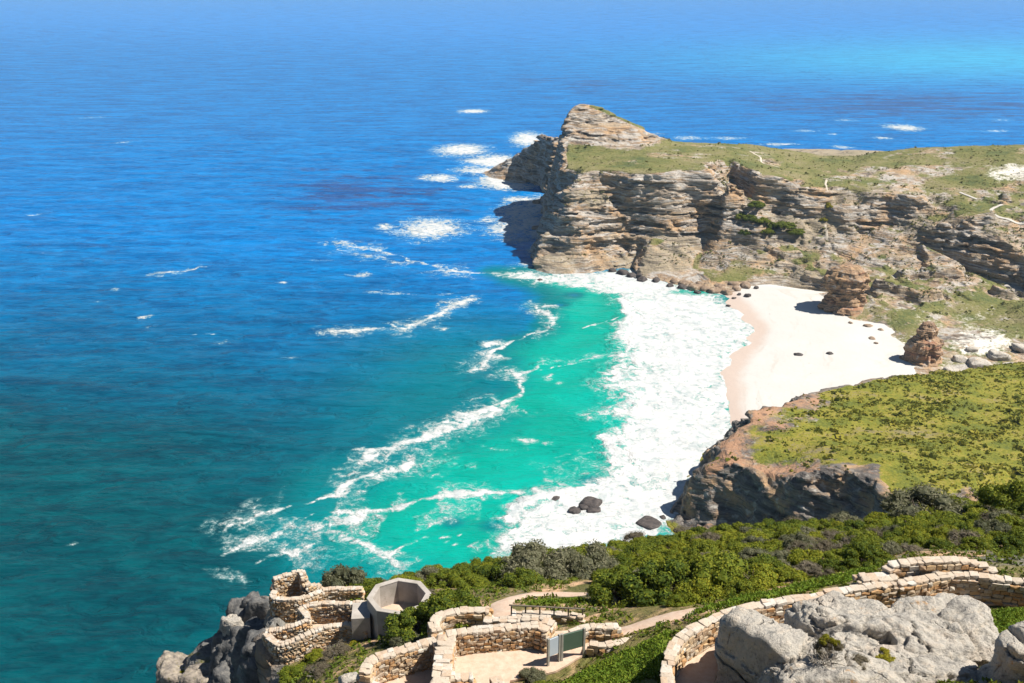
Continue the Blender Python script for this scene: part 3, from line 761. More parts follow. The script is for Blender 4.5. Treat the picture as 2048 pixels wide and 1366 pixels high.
BX, BY = np.meshgrid(bx0 + bd * np.arange(bnx), by0 + bd * np.arange(bny), indexing='ij')
Hb = Hb + 0.12 * fbm(BX / 18, BY / 18, 0, 3) + 0.06 * fbm(BX / 4, BY / 4, 1, 3)
RB = Raster(Hb, bx0, by0, bd)
def grid_faces(nx, ny):
    i = np.arange(nx * ny).reshape(nx, ny)
    return np.stack([i[:-1, :-1].ravel(), i[1:, :-1].ravel(), i[1:, 1:].ravel(), i[:-1, 1:].ravel()], 1)
bf = grid_faces(bnx, bny)
Vb = np.stack([BX.ravel(), BY.ravel(), Hb.ravel()], 1)
bf = bf[Vb[bf, 2].max(1) > -2.6]
beach = obj('beach', mk_mesh('beach', Vb, bf, M_sand, True))
tag(beach, 'white sand beach at the foot of the headland', kind='structure')

# ================================================================== SEA
def axis(segs, lo, hi, g=1.18):
    "segs [(start, end, step)] joined, then growing steps out to lo and hi"
    a = []
    for s, e, st in segs: a += list(np.arange(s, e, st))
    a.append(segs[-1][1])
    st = segs[0][2]; v = a[0]; left = []
    while v > lo:
        st *= g; v -= st; left.append(v)
    st = segs[-1][2]; v = a[-1]; right = []
    while v < hi:
        st *= g; v += st; right.append(v)
    return np.array(left[::-1] + a + right)
ax_ = axis([(-420, -150, 3.0), (-150, 260, 1.75), (260, 560, 4.0)], -9000, 12000)
ay_ = axis([(262, 780, 1.75), (780, 1320, 2.8)], -200, 40000, 1.12)
SX, SY = np.meshgrid(ax_, ay_, indexing='ij')
foam = np.zeros(SX.shape)
def W(ln): return [at(x, y, 0) for x, y in ln]
WX_ = SX + 4.5 * fbm(SX / 14, SY / 14, 2, 3); WY_ = SY + 6.0 * fbm(SX / 16, SY / 16, 7, 3)
WV_ = np.clip(0.85 + 1.1 * fbm(SX / 22, SY / 22, 11, 2), 0.25, 1.9)
def streak(ln, w, amp=1.0, taper=True):
    global foam
    d, t = seg_dist(WX_, WY_, W(ln))
    foam = np.maximum(foam, amp * 0.40 * np.clip(1.2 - d / (3.4 * w), 0, 1) * (WV_ > 0.7))
    ww = WV_ * w * (0.35 + 0.65 * np.sin(np.pi * np.clip(t, 0.02, 0.98))) if taper else w
    foam = np.maximum(foam, amp * 0.72 * np.clip(1.25 - d / (0.9 * ww), 0, 1))
def blob(px, py, rx, ry, amp=0.9):
    global foam
    if py < 520 and px < 1110 and px > 840: amp *= 1.3; ry *= 1.15
    p = at(px, py, 0)
    s = math.hypot(p.y, 210) / FPX
    sy = s / math.sin(math.atan2(210, p.y))
    foam = np.maximum(foam, amp * 0.72 * np.clip(1.35 - np.hypot((WX_ - p.x) / (rx * s), (WY_ - p.y) / (ry * sy)), 0, 1))
surf = W([(1000, 549), (1080, 566), (1170, 574), (1232, 592), (1258, 625), (1240, 665), (1232, 692), (1252, 722), (1192, 762), (1248, 790), (1250, 812), (1190, 832), (1246, 850), (1212, 870), (1235, 905), (1250, 932), (1180, 966), (1090, 986), (1012, 1036), (1022, 1060), (1005, 1110), (1100, 1130),
          (1360, 1060), (1440, 950), (1468, 880), (1468, 838), (1456, 792), (1446, 745), (1480, 706), (1524, 662), (1470, 612), (1420, 588), (1345, 566), (1262, 540), (1100, 549), (1060, 546)])
ins = in_poly(SX, SY, surf)
d, _ = seg_dist(SX, SY, surf + [surf[0]])
sgn = np.where(ins, d, -d)
sg2 = sgn + 5 * fbm(SX / 12, SY / 12, 3, 3)
foam = np.maximum(foam, np.clip(0.52 + sg2 / 22.0, 0, 0.80 + 0.16 * fbm(SX / 30, SY / 9, 5, 3)))
for ln, w in [([(1262, 625), (1292, 690), (1286, 760), (1310, 830), (1345, 900), (1352, 960), (1335, 1030), (1300, 1070)], 5), ([(1318, 575), (1352, 640), (1372, 700), (1362, 760)], 4), ([(1240, 600), (1268, 660), (1262, 700)], 5), ([(1212, 868), (1240, 910), (1256, 935), (1200, 968), (1090, 990), (1015, 1036)], 6), ([(1470, 612), (1518, 662), (1476, 706), (1440, 745), (1450, 792), (1462, 838)], 2.5)]:
    dd_, _ = seg_dist(WX_, WY_, W(ln)); foam = np.maximum(foam, np.clip(1.15 - dd_ / w, 0, 1))
streak([(1150, 1010), (1240, 990), (1290, 960)], 14, 1.0)
# calmer green tongue beside the rocks
p = at(1378, 585, 0); foam *= 1 - 0.75 * np.exp(-((SX - p.x) / 15) ** 2 - ((SY - p.y) / 7) ** 2)
for (x, y) in [(1262, 700), (1290, 730), (1262, 752), (1238, 838)]:
    p = at(x, y, 0); foam *= 1 - 0.35 * np.exp(-((SX - p.x) / 9) ** 2 - ((SY - p.y) / 7) ** 2)
streak([(440, 1052), (520, 1026), (600, 1010), (660, 990), (700, 970)], 3.2)
streak([(655, 995), (720, 966), (770, 944), (815, 924)], 6.5); blob(745, 956, 55, 13, 0.85)
streak([(728, 914), (800, 890), (860, 876), (930, 852), (985, 825), (1015, 803)], 5.5); streak([(860, 870), (930, 840), (990, 815)], 3); streak([(880, 855), (940, 832), (1000, 806)], 2.4)
streak([(1000, 810), (1042, 796), (1030, 765), (1040, 747), (1078, 740)], 7); streak([(1078, 740), (1150, 722), (1235, 712)], 2.2, 0.8)
streak([(610, 1072), (660, 1056), (720, 1032), (800, 1016), (900, 1002), (1000, 990), (1080, 984)], 5.5); streak([(600, 1040), (680, 1030), (760, 1020)], 2.2, 0.9)
streak([(655, 1056), (700, 1054), (735, 1035)], 8, 0.95); streak([(675, 1080), (720, 1094), (785, 1100), (830, 1076), (935, 1066)], 3.2)
streak([(815, 1066), (820, 1052), (865, 1040), (910, 1030)], 2.6, 0.9); streak([(870, 1078), (950, 1092)], 3, 0.9); streak([(730, 1088), (780, 1110), (800, 1130)], 4, 0.9)
streak([(950, 736), (975, 716), (1000, 700), (1040, 676), (1105, 652), (1108, 640), (1090, 628), (1064, 610)], 4); blob(985, 690, 28, 10); blob(1000, 712, 26, 8)
streak([(1160, 658), (1200, 648), (1240, 640)], 3.5, 0.95); streak([(1080, 612), (1110, 616)], 2)
streak([(662, 661), (720, 658), (770, 659)], 4); streak([(800, 658), (850, 642), (890, 622), (920, 604), (935, 592)], 4.2); blob(878, 660, 18, 8, 0.7)
streak([(740, 588), (830, 590), (935, 592)], 2.2, 0.85)
streak([(655, 474), (700, 490), (760, 500), (830, 520), (900, 541)], 7, 0.85); streak([(900, 541), (1000, 548), (1070, 546)], 5); streak([(680, 500), (740, 515), (880, 530)], 8, 0.55)
blob(862, 457, 78, 20, 0.72); blob(800, 462, 40, 10, 0.6); blob(766, 454, 20, 5, 0.9); blob(725, 546, 22, 6, 0.7)
for b in [(925, 300, 58, 12, 0.8), (880, 356, 45, 7, 0.75), (990, 322, 50, 13, 0.85), (1055, 278, 36, 14, 0.85), (960, 322, 45, 6, 0.8), (1000, 362, 55, 12, 0.9), (940, 372, 25, 5, 0.6), (1045, 425, 60, 24, 0.72), (1020, 455, 60, 18, 0.68), (1075, 410, 30, 20, 0.8), (1060, 445, 40, 14, 0.8), (975, 440, 30, 8, 0.55), (1085, 500, 26, 16, 0.8), (1082, 470, 30, 12, 0.8), (1040, 400, 40, 8, 0.7), (1030, 480, 45, 8, 0.55), (1060, 530, 40, 8, 0.6), (960, 340, 60, 8, 0.7), (1020, 372, 60, 8, 0.85),
          (948, 222, 30, 2.5, 0.9), (1805, 255, 40, 7, 0.95), (1765, 276, 20, 3, 0.9), (1770, 168, 15, 2, 0.7), (1685, 294, 24, 3, 0.8), (1665, 268, 14, 2, 0.8), (1990, 262, 30, 3, 0.75), (1610, 262, 30, 3, 0.6), (1300, 268, 30, 3, 0.6), (1380, 276, 40, 4, 0.7), (1460, 276, 40, 3, 0.7), (1560, 288, 40, 3, 0.8), (1690, 240, 30, 2, 0.6), (2020, 242, 30, 3, 0.6)]: blob(*b)
streak([(305, 550), (350, 542), (395, 535)], 3, 0.85); blob(292, 630, 18, 3, 0.75); streak([(385, 672), (425, 668), (450, 675)], 2.6, 0.8); blob(580, 717, 25, 3, 0.55); blob(298, 655, 10, 3, 0.7)
streak([(450, 1106), (500, 1090), (560, 1068), (575, 1060)], 4.5, 0.85); streak([(490, 1122), (540, 1108), (615, 1102)], 5, 0.8); streak([(560, 1062), (605, 1044)], 2.5, 0.7)
for b in [(465, 1150, 30, 9, 0.6), (440, 1138, 30, 6, 0.5), (1050, 885, 28, 6, 0.75), (1090, 890, 20, 5, 0.65), (1105, 752, 12, 5, 0.7), (1130, 765, 14, 4, 0.6), (1010, 900, 40, 3, 0.5), (930, 940, 30, 4, 0.35), (250, 285, 8, 3, 0.8), (175, 235, 12, 2, 0.7), (60, 430, 12, 2, 0.6), (560, 568, 10, 3, 0.8), (230, 578, 10, 3, 0.8), (190, 608, 10, 3, 0.7), (640, 520, 20, 3, 0.5), (700, 548, 22, 3, 0.6), (150, 1095, 6, 3, 0.7)]: blob(*b)
# shallows over sand: turquoise inside this line, fading out seawards
edge = W([(1010, 546), (1110, 590), (1105, 640), (1040, 690), (1020, 760), (990, 830), (880, 890), (770, 950), (700, 1000), (650, 1060), (690, 1130), (800, 1180), (900, 1240), (1200, 1200), (1500, 1000), (1560, 700), (1450, 580), (1300, 550), (1100, 549)])
ie = in_poly(SX, SY, edge); de, _ = seg_dist(SX, SY, edge + [edge[0]])
wid = np.where(SY > 480, 34, 62)
sd = np.where(ie, de, -de) + 9 * fbm(SX / 30, SY / 30, 0, 3)
shal = np.clip(0.5 + sd / wid * 0.55, 0, 1)
lobe = np.exp(-((SX + 10) / 120) ** 2 - ((SY - 500) / 190) ** 2) * 0.32
shal = np.maximum(shal, lobe)
# dark weed over the reef off the cape
pxs, pys, cs = proj(np.stack([SX, SY, np.zeros_like(SX)], -1))
kelp = np.exp(-((pxs - 720) / 270) ** 2 - ((pys - 390) / 75) ** 2) * 0.80 + np.exp(-((pxs - 1800) / 480) ** 2 - ((pys - 210) / 45) ** 2) * 0.80 + np.exp(-((pxs - 1150) / 300) ** 2 - ((pys - 165) / 40) ** 2) * 0.55
kelp = np.where((SY > 200) & (SY < 6000), kelp, 0)
for (x, y, r) in [(1245, 965, 7), (985, 1052, 8), (905, 1045, 7), (1150, 590, 7), (1120, 610, 6), (1180, 965, 8)]:
    p = at(x, y, 0); shal = shal * (1 - 0.55 * np.exp(-((SX - p.x) ** 2 + (SY - p.y) ** 2) / r ** 2))
teal = 1 - sstep(330, 800, SY + 0.22 * SX + 30 * fbm(SX / 90, SY / 90, 1, 2))
bank = np.exp(-((pxs - 2000) / 560) ** 2 - ((pys - 118) / 42) ** 2) * (SY > 1200)
wash = sstep(4, 26, sgn + 6 * fbm(SX / 14, SY / 14, 9, 3))
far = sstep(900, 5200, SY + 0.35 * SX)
# swell
sw = np.exp(-np.maximum(SY - 900, 0) / 700) * (SY < 4000)
hz = 0.30 * np.sin((SX * 0.25 + SY * 0.97) / 5.2 + 2 * fbm(SX / 60, SY / 60, 0, 2)) + 0.55 * fbm(SX / 16, SY / 9, 3, 3)
br, _ = seg_dist(SX, SY, surf[3:19])
hz = hz * (0.35 + 0.65 * sstep(0, 60, -sgn)) + 0.9 * np.exp(-(br / 7) ** 2) * (SX < 140)
SZ = hz * sw
SZ = np.where((SX > 150) & (SY < 700), np.minimum(SZ, 0.15), SZ)
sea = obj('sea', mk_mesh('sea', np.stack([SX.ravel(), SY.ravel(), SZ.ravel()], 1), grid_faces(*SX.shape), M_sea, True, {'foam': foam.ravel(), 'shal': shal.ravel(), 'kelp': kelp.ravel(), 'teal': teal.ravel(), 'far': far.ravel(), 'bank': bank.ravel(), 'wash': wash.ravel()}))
tag(sea, 'blue and turquoise sea with white surf', kind='structure')

# ================================================================== NEAR SLOPE
FLOORS = {  # name: (level, outline in photo pixels on that level)
    'A': (181.0, [(892, 1312), (1082, 1296), (1104, 1262), (1168, 1258), (1180, 1284), (1172, 1306), (1112, 1342), (1020, 1362), (1000, 1420), (876, 1420)]),
    'B': (180.2, [(748, 1352), (862, 1328), (880, 1340), (872, 1430), (700, 1430), (722, 1372)]),
    'C': (175.3, [(608, 1240), (700, 1236), (744, 1228), (744, 1262), (690, 1256), (630, 1270), (560, 1296), (535, 1280), (560, 1262)]),
    'D': (172.6, [(552, 1176), (600, 1166), (612, 1176), (610, 1196), (566, 1198)]),
    'E': (178.5, [(880, 1262), (890, 1238), (930, 1234), (985, 1236), (985, 1252), (930, 1266)]),
    'I': (183.95, [(1350, 1400), (1352, 1316), (1376, 1284), (1425, 1254), (1500, 1228), (1580, 1212), (1680, 1200), (1780, 1192), (1780, 1212), (1650, 1240), (1560, 1290), (1480, 1400)]),
    'R': (184.0, [(1790, 1190), (1850, 1176), (1900, 1172), (2048, 1184), (2200, 1190), (2200, 1216), (2048, 1202), (2000, 1206), (1920, 1212), (1890, 1222), (1780, 1212)]),
}
near_lines = [
    L((1180, 1300, 181), (1240, 1330, 181.6), (1330, 1352, 182.8)), L((1330, 1366, 183.2), (1500, 1366, 184), (1760, 1366, 185.5), (1960, 1366, 187), (2200, 1366, 188)),
    [Vector((-34, 22, 120)), Vector((-15, 22, 150)), Vector((-9, 22, 187)), Vector((0, 22, 190)), Vector((14, 20, 193)), Vector((40, 18, 196))], [Vector((-50, 8, 110)), Vector((-14, 8, 160)), Vector((-8, 8, 196)), Vector((0, 8, 200)), Vector((70, 8, 204))],
    L((1350, 1300, 184), (1450, 1250, 184), (1600, 1225, 184), (1700, 1215, 184)), L((1960, 1270, 185.2), (2048, 1240, 184.6), (2200, 1240, 184.6)),
    L((1320, 1262, 181.5), (1400, 1222, 181.8), (1500, 1192, 181.8), (1620, 1172, 182), (1710, 1148, 182.2), (1800, 1122, 182.4), (1920, 1104, 182.6), (2048, 1120, 183), (2200, 1120, 183)),
    L((1010, 1228, 178.8), (1100, 1222, 179), (1200, 1215, 179.5), (1300, 1205, 179.2)),
    L((1200, 1190, 177.6), (1350, 1170, 178), (1500, 1140, 178), (1700, 1100, 178.5), (1900, 1070, 178), (2048, 1050, 178.5), (2200, 1045, 179)),
    L((700, 1200, 173.2), (800, 1190, 173.2), (900, 1180, 174), (1050, 1160, 173.5), (1250, 1140, 172.5), (1500, 1100, 171), (1750, 1070, 171.5), (2000, 1030, 172.5), (2250, 1010, 173)),
    L((560, 1200, 171.2), (640, 1196, 171.6), (690, 1188, 170.6)), L((740, 1262, 175.2), (800, 1270, 176.4), (870, 1270, 178)), L((640, 1312, 175.6), (700, 1300, 176.4), (800, 1290, 177.6), (880, 1282, 179)),
    L((570, 1335, 174.6), (640, 1345, 176.6), (720, 1350, 178.4)), L((600, 1400, 177), (700, 1400, 179)),
]
crest = L((690, 1188, 170.6), (800, 1162, 167), (1000, 1132, 163), (1200, 1098, 161), (1400, 1070, 161), (1600, 1054, 162), (1800, 1036, 164), (2048, 1002, 167), (2250, 985, 168))
near_lines += [crest, [p + Vector((2, 16, -13)) for p in crest], [p + Vector((4, 55, -75)) for p in crest]]
rim = L((560, 1192, 171), (540, 1202, 171), (528, 1235, 171.2), (520, 1266, 172), (528, 1300, 172.8), (545, 1338, 174), (552, 1372, 175.2), (560, 1420, 177), (560, 1500, 180))
near_lines += [rim, L((492, 1206, 160.5), (458, 1242, 158), (442, 1292, 156.5), (422, 1318, 156)), L((422, 1318, 157), (385, 1318, 156.6), (340, 1342, 155.6), (345, 1400, 155.8)), L((428, 1345, 158), (425, 1400, 158)), L((500, 1330, 163), (470, 1380, 160), (470, 1440, 160))]
ledge = L((492, 1206, 160.5), (458, 1242, 158), (432, 1292, 156.4), (395, 1312, 156.5), (330, 1342, 155.4), (332, 1400, 155.4))
near_lines += [[p + Vector((-5, 3, -30)) for p in ledge], [p + Vector((-22, 12, -90)) for p in ledge]]
near_lines += [[Vector((-68, 8, 60)), Vector((-68, 60, 30)), Vector((-68, 200, 5)), Vector((-20, 200, 20)), Vector((30, 200, 60)), Vector((85, 200, 70)), Vector((85, 100, 165)), Vector((85, 60, 178)), Vector((85, 8, 205))]]
nx0, ny0, nd, ndz = -66.0, 10.0, 0.6, 0.52
nnx, nny = int(150 / nd), int(170 / nd)
Hn = blur(tin_raster(near_lines, nx0, ny0, nd, nnx, nny), 2)
NX, NY_ = np.meshgrid(nx0 + nd * np.arange(nnx), ny0 + nd * np.arange(nny), indexing='ij')
gN, _, _ = grad(Hn, nd, 2)
Hn = Hn + 0.22 * fbm(NX / 3.5, NY_ / 3.5, 0, 4) + 0.6 * fbm(NX / 4, NY_ / 4, 5, 3) * sstep(0.8, 1.6, gN)
for k, (zf, pl) in FLOORS.items():
    poly = [at(x, y, zf) for x, y in pl]
    dd, _ = seg_dist(NX, NY_, poly + [poly[0]])
    inside = in_poly(NX, NY_, poly)
    w = np.where(inside, 1.0, 1 - sstep(0.2, 1.6, dd))
    Hn = Hn * (1 - w) + (zf - 0.14) * w
Gn = np.clip(gN, 0, 2.5) * sstep(0.8, 1.5, gN)
det_n = make_detail(nx0, ny0, strata_table(500, 0.4, 0.6, 2.5, 0.9, seed=5), 0.4, 20, (0.5, 0.2), 14, 3.0, 2.0, 4.5, 1.3, 0.7)
posn, qn = surface_nets(Hn, Gn, nx0, ny0, nd, ndz, det_n, 2.6)
_a, _b, _c = proj(posn)
qn = qn[(posn[qn, 2].max(1) > 100) & (_a[qn].min(1) < 2300)]
RN = Raster(Hn, nx0, ny0, nd)
sln = RN(posn[:, 0], posn[:, 1], gN)
m1 = fbm(posn[:, 0] / 5, posn[:, 1] / 5, 0, 4); m2 = fbm(posn[:, 0] / 1.3, posn[:, 1] / 1.3, 0, 3)
vegn = (1 - sstep(0.75, 1.2, sln)) * (0.75 + 0.3 * m1)
npx, npy, _ = proj(posn)
vegn = np.where((npx < 440) & (npy > 1300), 0.45 + 0.3 * m2, vegn)
vegn = np.where((npx < 548) & (npx > 425) & (npy > 1195), 0.02 + 0.25 * m2, vegn)
slope = obj('near_slope', mk_mesh('near_slope', posn, qn, M_nearcliff, steep(posn, qn, 0.8), {'veg': vegn, 'sand': np.zeros(len(posn)), 'red': 0.35 + 0.35 * m2 - 0.4 * (sln > 0.9)}))
tag(slope, 'scrub covered slope below the viewpoint with a cliff at its left', kind='structure')
def gz(x, y): return float(RN(np.array([x]), np.array([y]))[0])

# ------------------------------------------------------------------ paved floors (slabs)
def slab(name, poly, z, mat, label, thick=0.10):
    bm = bmesh.new()
    n = len(poly)
    # fine top so that the edge can be uneven
    pts = []
    for i in range(n):
        a, b = poly[i], poly[(i + 1) % n]
        m = max(1, int((b - a).length / 0.5))
        for k in range(m):
            p = a.lerp(b, k / m)
            pts.append(Vector((p.x + random.uniform(-.04, .04), p.y + random.uniform(-.04, .04), z)))
    top = [bm.verts.new(p) for p in pts]
    bot = [bm.verts.new(p - Vector((0, 0, thick))) for p in pts]
    f = bm.faces.new(top)
    for i in range(len(pts)):
        j = (i + 1) % len(pts)
        bm.faces.new((top[j], top[i], bot[i], bot[j]))
    bmesh.ops.triangulate(bm, faces=[f]); bmesh.ops.recalc_face_normals(bm, faces=bm.faces)
    o = obj(name, bm_mesh(name, bm, mat))
    return tag(o, label, kind='structure')
FL_LABEL = {'A': 'pink gravel floor of the walled terrace beside the signs', 'B': 'paved floor of the half shaded lower terrace', 'C': 'paved floor of the middle cliff lookout', 'D': 'paved floor of the outermost cliff lookout', 'E': 'floor inside the crescent wall', 'R': 'paved path behind the grey boulders', 'I': 'gravel strip between the curving wall and boulders'}
for k, (zf, pl) in FLOORS.items():
    slab('terrace_floor' if k not in 'RI' else 'path', [at(x, y, zf) for x, y in pl], zf, M_floor, FL_LABEL[k])
def ground_path(name, centre, width, mat, label, lift=0.07, R_=None):
    "strip that follows the ground"
    R_ = R_ or RN
    P = smooth_line(centre, 0.4 if R_ is RN else 2.0)
    V, F = [], []
    nC = 5
    for i, p in enumerate(P):
        a = P[max(0, i - 1)]; b = P[min(len(P) - 1, i + 1)]
        t = Vector((b.x - a.x, b.y - a.y)).normalized(); n = Vector((-t.y, t.x))
        w = width * (0.85 + 0.3 * random.random())
        for k in range(nC):
            s = (k / (nC - 1) - 0.5) * w
            x, y = p.x + n.x * s, p.y + n.y * s
            V.append((x, y, float(R_(np.array([x]), np.array([y]))[0]) + lift - (0.12 if k in (0, nC - 1) else 0)))
        if i:
            for k in range(nC - 1):
                o = (i - 1) * nC + k
                F.append((o, o + 1, o + nC + 1, o + nC))
    return tag(obj(name, mk_mesh(name, np.array(V), np.array(F), mat)), label, kind='structure')
def smooth_line(pts, step):
    "Catmull-Rom through the points, resampled at about step"
    pts = [Vector(p) for p in pts]
    if len(pts) == 2: dense = [pts[0].lerp(pts[1], k / 40) for k in range(41)]
    else:
        q = [pts[0] * 2 - pts[1]] + pts + [pts[-1] * 2 - pts[-2]]
        dense = []
        for i in range(1, len(q) - 2):
            p0, p1, p2, p3 = q[i - 1:i + 3]
            for k in range(16):
                t = k / 16
                dense.append(0.5 * ((2 * p1) + (p2 - p0) * t + (2 * p0 - 5 * p1 + 4 * p2 - p3) * t * t + (3 * p1 - p0 - 3 * p2 + p3) * t ** 3))
        dense.append(pts[-1])
    L_ = [0]
    for a, b in zip(dense[:-1], dense[1:]): L_.append(L_[-1] + (b - a).length)
    n = max(2, int(L_[-1] / step) + 1)
    out = []; j = 0
    for k in range(n):
        s = L_[-1] * k / (n - 1)
        while j < len(L_) - 2 and L_[j + 1] < s: j += 1
        u = (s - L_[j]) / max(1e-6, L_[j + 1] - L_[j])
        out.append(dense[j].lerp(dense[j + 1], min(1, u)))
    return out
ground_path('path', [at(x, y, z) for x, y, z in [(1020, 1228, 178.8), (1000, 1212, 177.6), (1030, 1198, 176.6), (1090, 1190, 176.2), (1165, 1192, 176.6), (1250, 1190, 177)]], 1.5, M_floor, 'sandy path climbing behind the railing wall')
ground_path('path', [at(x, y, z) for x, y, z in [(1150, 1278, 181), (1240, 1264, 181), (1320, 1248, 181.2), (1400, 1226, 181.6), (1460, 1210, 181.6)]], 1.5, M_floor, 'sandy path between low kerb walls right of the signs')

# ------------------------------------------------------------------ dry stone walls
def hull_stone(seed, flat=0.0):
    r = random.Random(seed)
    bm = bmesh.new()
    for sx in (-1, 1):
        for sy in (-1, 1):
            for sz in (-1, 1):
                a = r.uniform(0.30, 0.50)
                bm.verts.new((sx * r.uniform(0.36, 0.5), sy * r.uniform(0.34, 0.5), sz * r.uniform(0.32 + flat, 0.5)))
    for k in range(5):
        ax = r.randrange(3); s = r.choice((-1, 1)); v = [r.uniform(-0.25, 0.25) for _ in range(3)]; v[ax] = s * r.uniform(0.5, 0.56)
        bm.verts.new(v)
    res = bmesh.ops.convex_hull(bm, input=bm.verts)
    bmesh.ops.delete(bm, geom=[v for v in bm.verts if not v.link_faces], context='VERTS')
    bmesh.ops.bevel(bm, geom=[e for e in bm.edges if e.calc_face_angle(0) > 0.9][:4], offset=0.06, segments=1, affect='EDGES')
    return bm
STONE_BM = [hull_stone(100 + i) for i in range(10)]
CAP_BM = [hull_stone(200 + i, 0.06) for i in range(8)]
STONE_ME = []
for b in STONE_BM: STONE_ME.append(bm_mesh('stone', b.copy(), M_stone))
CAP_ME = []
for b in CAP_BM: CAP_ME.append(bm_mesh('coping_stone', b.copy(), M_cap))
def tri_arrays(bm):
    b = bm.copy(); bmesh.ops.triangulate(b, faces=b.faces); b.verts.index_update()
    v = np.array([x.co[:] for x in b.verts]); f = np.array([[l.index for l in x.verts] for x in b.faces]); b.free()
    return v, f
STONE_NP = [tri_arrays(b) for b in STONE_BM]; CAP_NP = [tri_arrays(b) for b in CAP_BM]

def wall(label, pts, base, thick=0.5, faces='LR', joined=False, course=0.19, length=0.34, cap=True, group='dry stone walls of the viewpoint', name='stone_parapet', rough=1.0):
    """pts = (px, py, z_top) along the coping; base = level of the foot (or list per point).
    Each stone is a part of its own; walls whose stones are too small to pick apart keep them joined."""
    W_ = [at(*p) for p in pts]
    zb = base if isinstance(base, (list, tuple)) else [base] * len(pts)
    dense = smooth_line(W_, 0.12)
    # base level along the line
    acc = [0]
    for a, b in zip(dense[:-1], dense[1:]): acc.append(acc[-1] + math.hypot(b.x - a.x, b.y - a.y))
    tot = acc[-1]
    cum = [0]
    for a, b in zip(W_[:-1], W_[1:]): cum.append(cum[-1] + math.hypot(b.x - a.x, b.y - a.y))
    def zbase(s): return float(np.interp(s / tot * cum[-1], cum, zb))
    AX = np.array(acc); PX_ = np.array([p.x for p in dense]); PY_ = np.array([p.y for p in dense]); PZ_ = np.array([p.z for p in dense])
    def frame(s):
        x, y, z = np.interp(s, AX, PX_), np.interp(s, AX, PY_), np.interp(s, AX, PZ_)
        s0, s1 = max(0, s - 0.15), min(tot, s + 0.15)
        t = Vector((np.interp(s1, AX, PX_) - np.interp(s0, AX, PX_), np.interp(s1, AX, PY_) - np.interp(s0, AX, PY_), 0)).normalized()
        return Vector((x, y, z)), t, Vector((-t.y, t.x, 0))
    mid, _, _ = frame(tot / 2)
    root = empty(name, (mid.x, mid.y, zbase(tot / 2)))
    tag(root, label, 'wall', group)
    O = root.location
    # mortar core
    V, F = [], []
    ns = max(2, int(tot / 0.3))
    ct = thick * 0.5 - 0.11
    for i in range(ns + 1):
        P, t, n = frame(tot * i / ns)
        e = 0.06 if i in (0, ns) else 0
        P = P + t * (e if i == 0 else -e)
        for sgn_, zz in ((1, zbase(tot * i / ns) - 0.4), (1, P.z - 0.10), (-1, P.z - 0.10), (-1, zbase(tot * i / ns) - 0.4)):
            v = P + n * ct * sgn_; V.append((v.x - O.x, v.y - O.y, zz - O.z))
        if i:
            a = (i - 1) * 4; b = i * 4
            F += [(a, a + 1, b + 1, b), (a + 1, a + 2, b + 2, b + 1), (a + 2, a + 3, b + 3, b + 2)]
    F += [(0, 3, 2, 1), (ns * 4, ns * 4 + 1, ns * 4 + 2, ns * 4 + 3)]
    obj('mortar_core', mk_mesh('mortar_core', np.array(V), np.array(F), M_mortar, False), root)
    jobs = []          # (kind, location, rotation, scale)
    capz = 0.13
    def face(side):
        s_h = 0.0
        nrow = max(1, round(max(0.15, (dense[0].z - zb[0] + dense[-1].z - zb[-1]) / 2 - capz + 0.1) / course))
        for r in range(nrow):
            s = -random.uniform(0, length)
            while s < tot:
                l = length * random.uniform(0.6, 1.45)
                c = min(max(s + l / 2, 0.02), tot - 0.02)
                P, t, n = frame(c)
                hb = zbase(c) - 0.08; hh = (P.z - capz - hb) / nrow
                if s + l > 0.05:
                    loc = P + n * side * (thick / 2 - 0.10 + random.uniform(-0.03, 0.045) * rough)
                    loc.z = hb + hh * (r + 0.5) + random.uniform(-0.02, 0.02)
                    jobs.append((0, loc, (random.uniform(-.08, .08), random.uniform(-.10, .10), math.atan2(t.y, t.x) + random.uniform(-.08, .08)), (l * 1.06, 0.30, hh * random.uniform(0.98, 1.22))))
                s += l
    if 'L' in faces: face(1)
    if 'R' in faces: face(-1)
    # wall ends
    for c, sd in ((0.0, -1), (tot, 1)):
        P, t, n = frame(c)
        hb = zbase(c) - 0.05; nr = max(1, int((P.z - capz - hb) / course))
        for r in range(nr):
            loc = P + t * sd * -0.06 + n * random.uniform(-.05, .05); loc.z = hb + (P.z - capz - hb) * (r + 0.5) / nr
            jobs.append((0, loc, (0, random.uniform(-.1, .1), math.atan2(t.y, t.x) + random.uniform(-.1, .1)), (0.26, thick * 0.96, (P.z - capz - hb) / nr * 1.08)))
    if cap:
        s = 0
        while s < tot - 0.05:
            l = length * random.uniform(0.6, 1.45)
            l = min(l, tot - s + 0.05)
            P, t, n = frame(s + l / 2)
            if random.random() < 0.5:   # two stones side by side across the wall
                for sd in (-1, 1):
                    loc = P + n * sd * thick * 0.26; loc.z = P.z - capz / 2 + random.uniform(-.02, .03)
                    jobs.append((1, loc, (random.uniform(-.07, .07), random.uniform(-.07, .07), math.atan2(t.y, t.x) + random.uniform(-.12, .12)), (l * 1.16, thick * 0.62, capz * random.uniform(0.9, 1.6))))
            else:
                loc = P + n * random.uniform(-.03, .03); loc.z = P.z - capz / 2 + random.uniform(-.02, .03)
                jobs.append((1, loc, (random.uniform(-.05, .05), random.uniform(-.07, .07), math.atan2(t.y, t.x) + random.uniform(-.10, .10)), (l * 1.16, thick * random.uniform(0.96, 1.16), capz * random.uniform(0.9, 1.6))))
            s += l
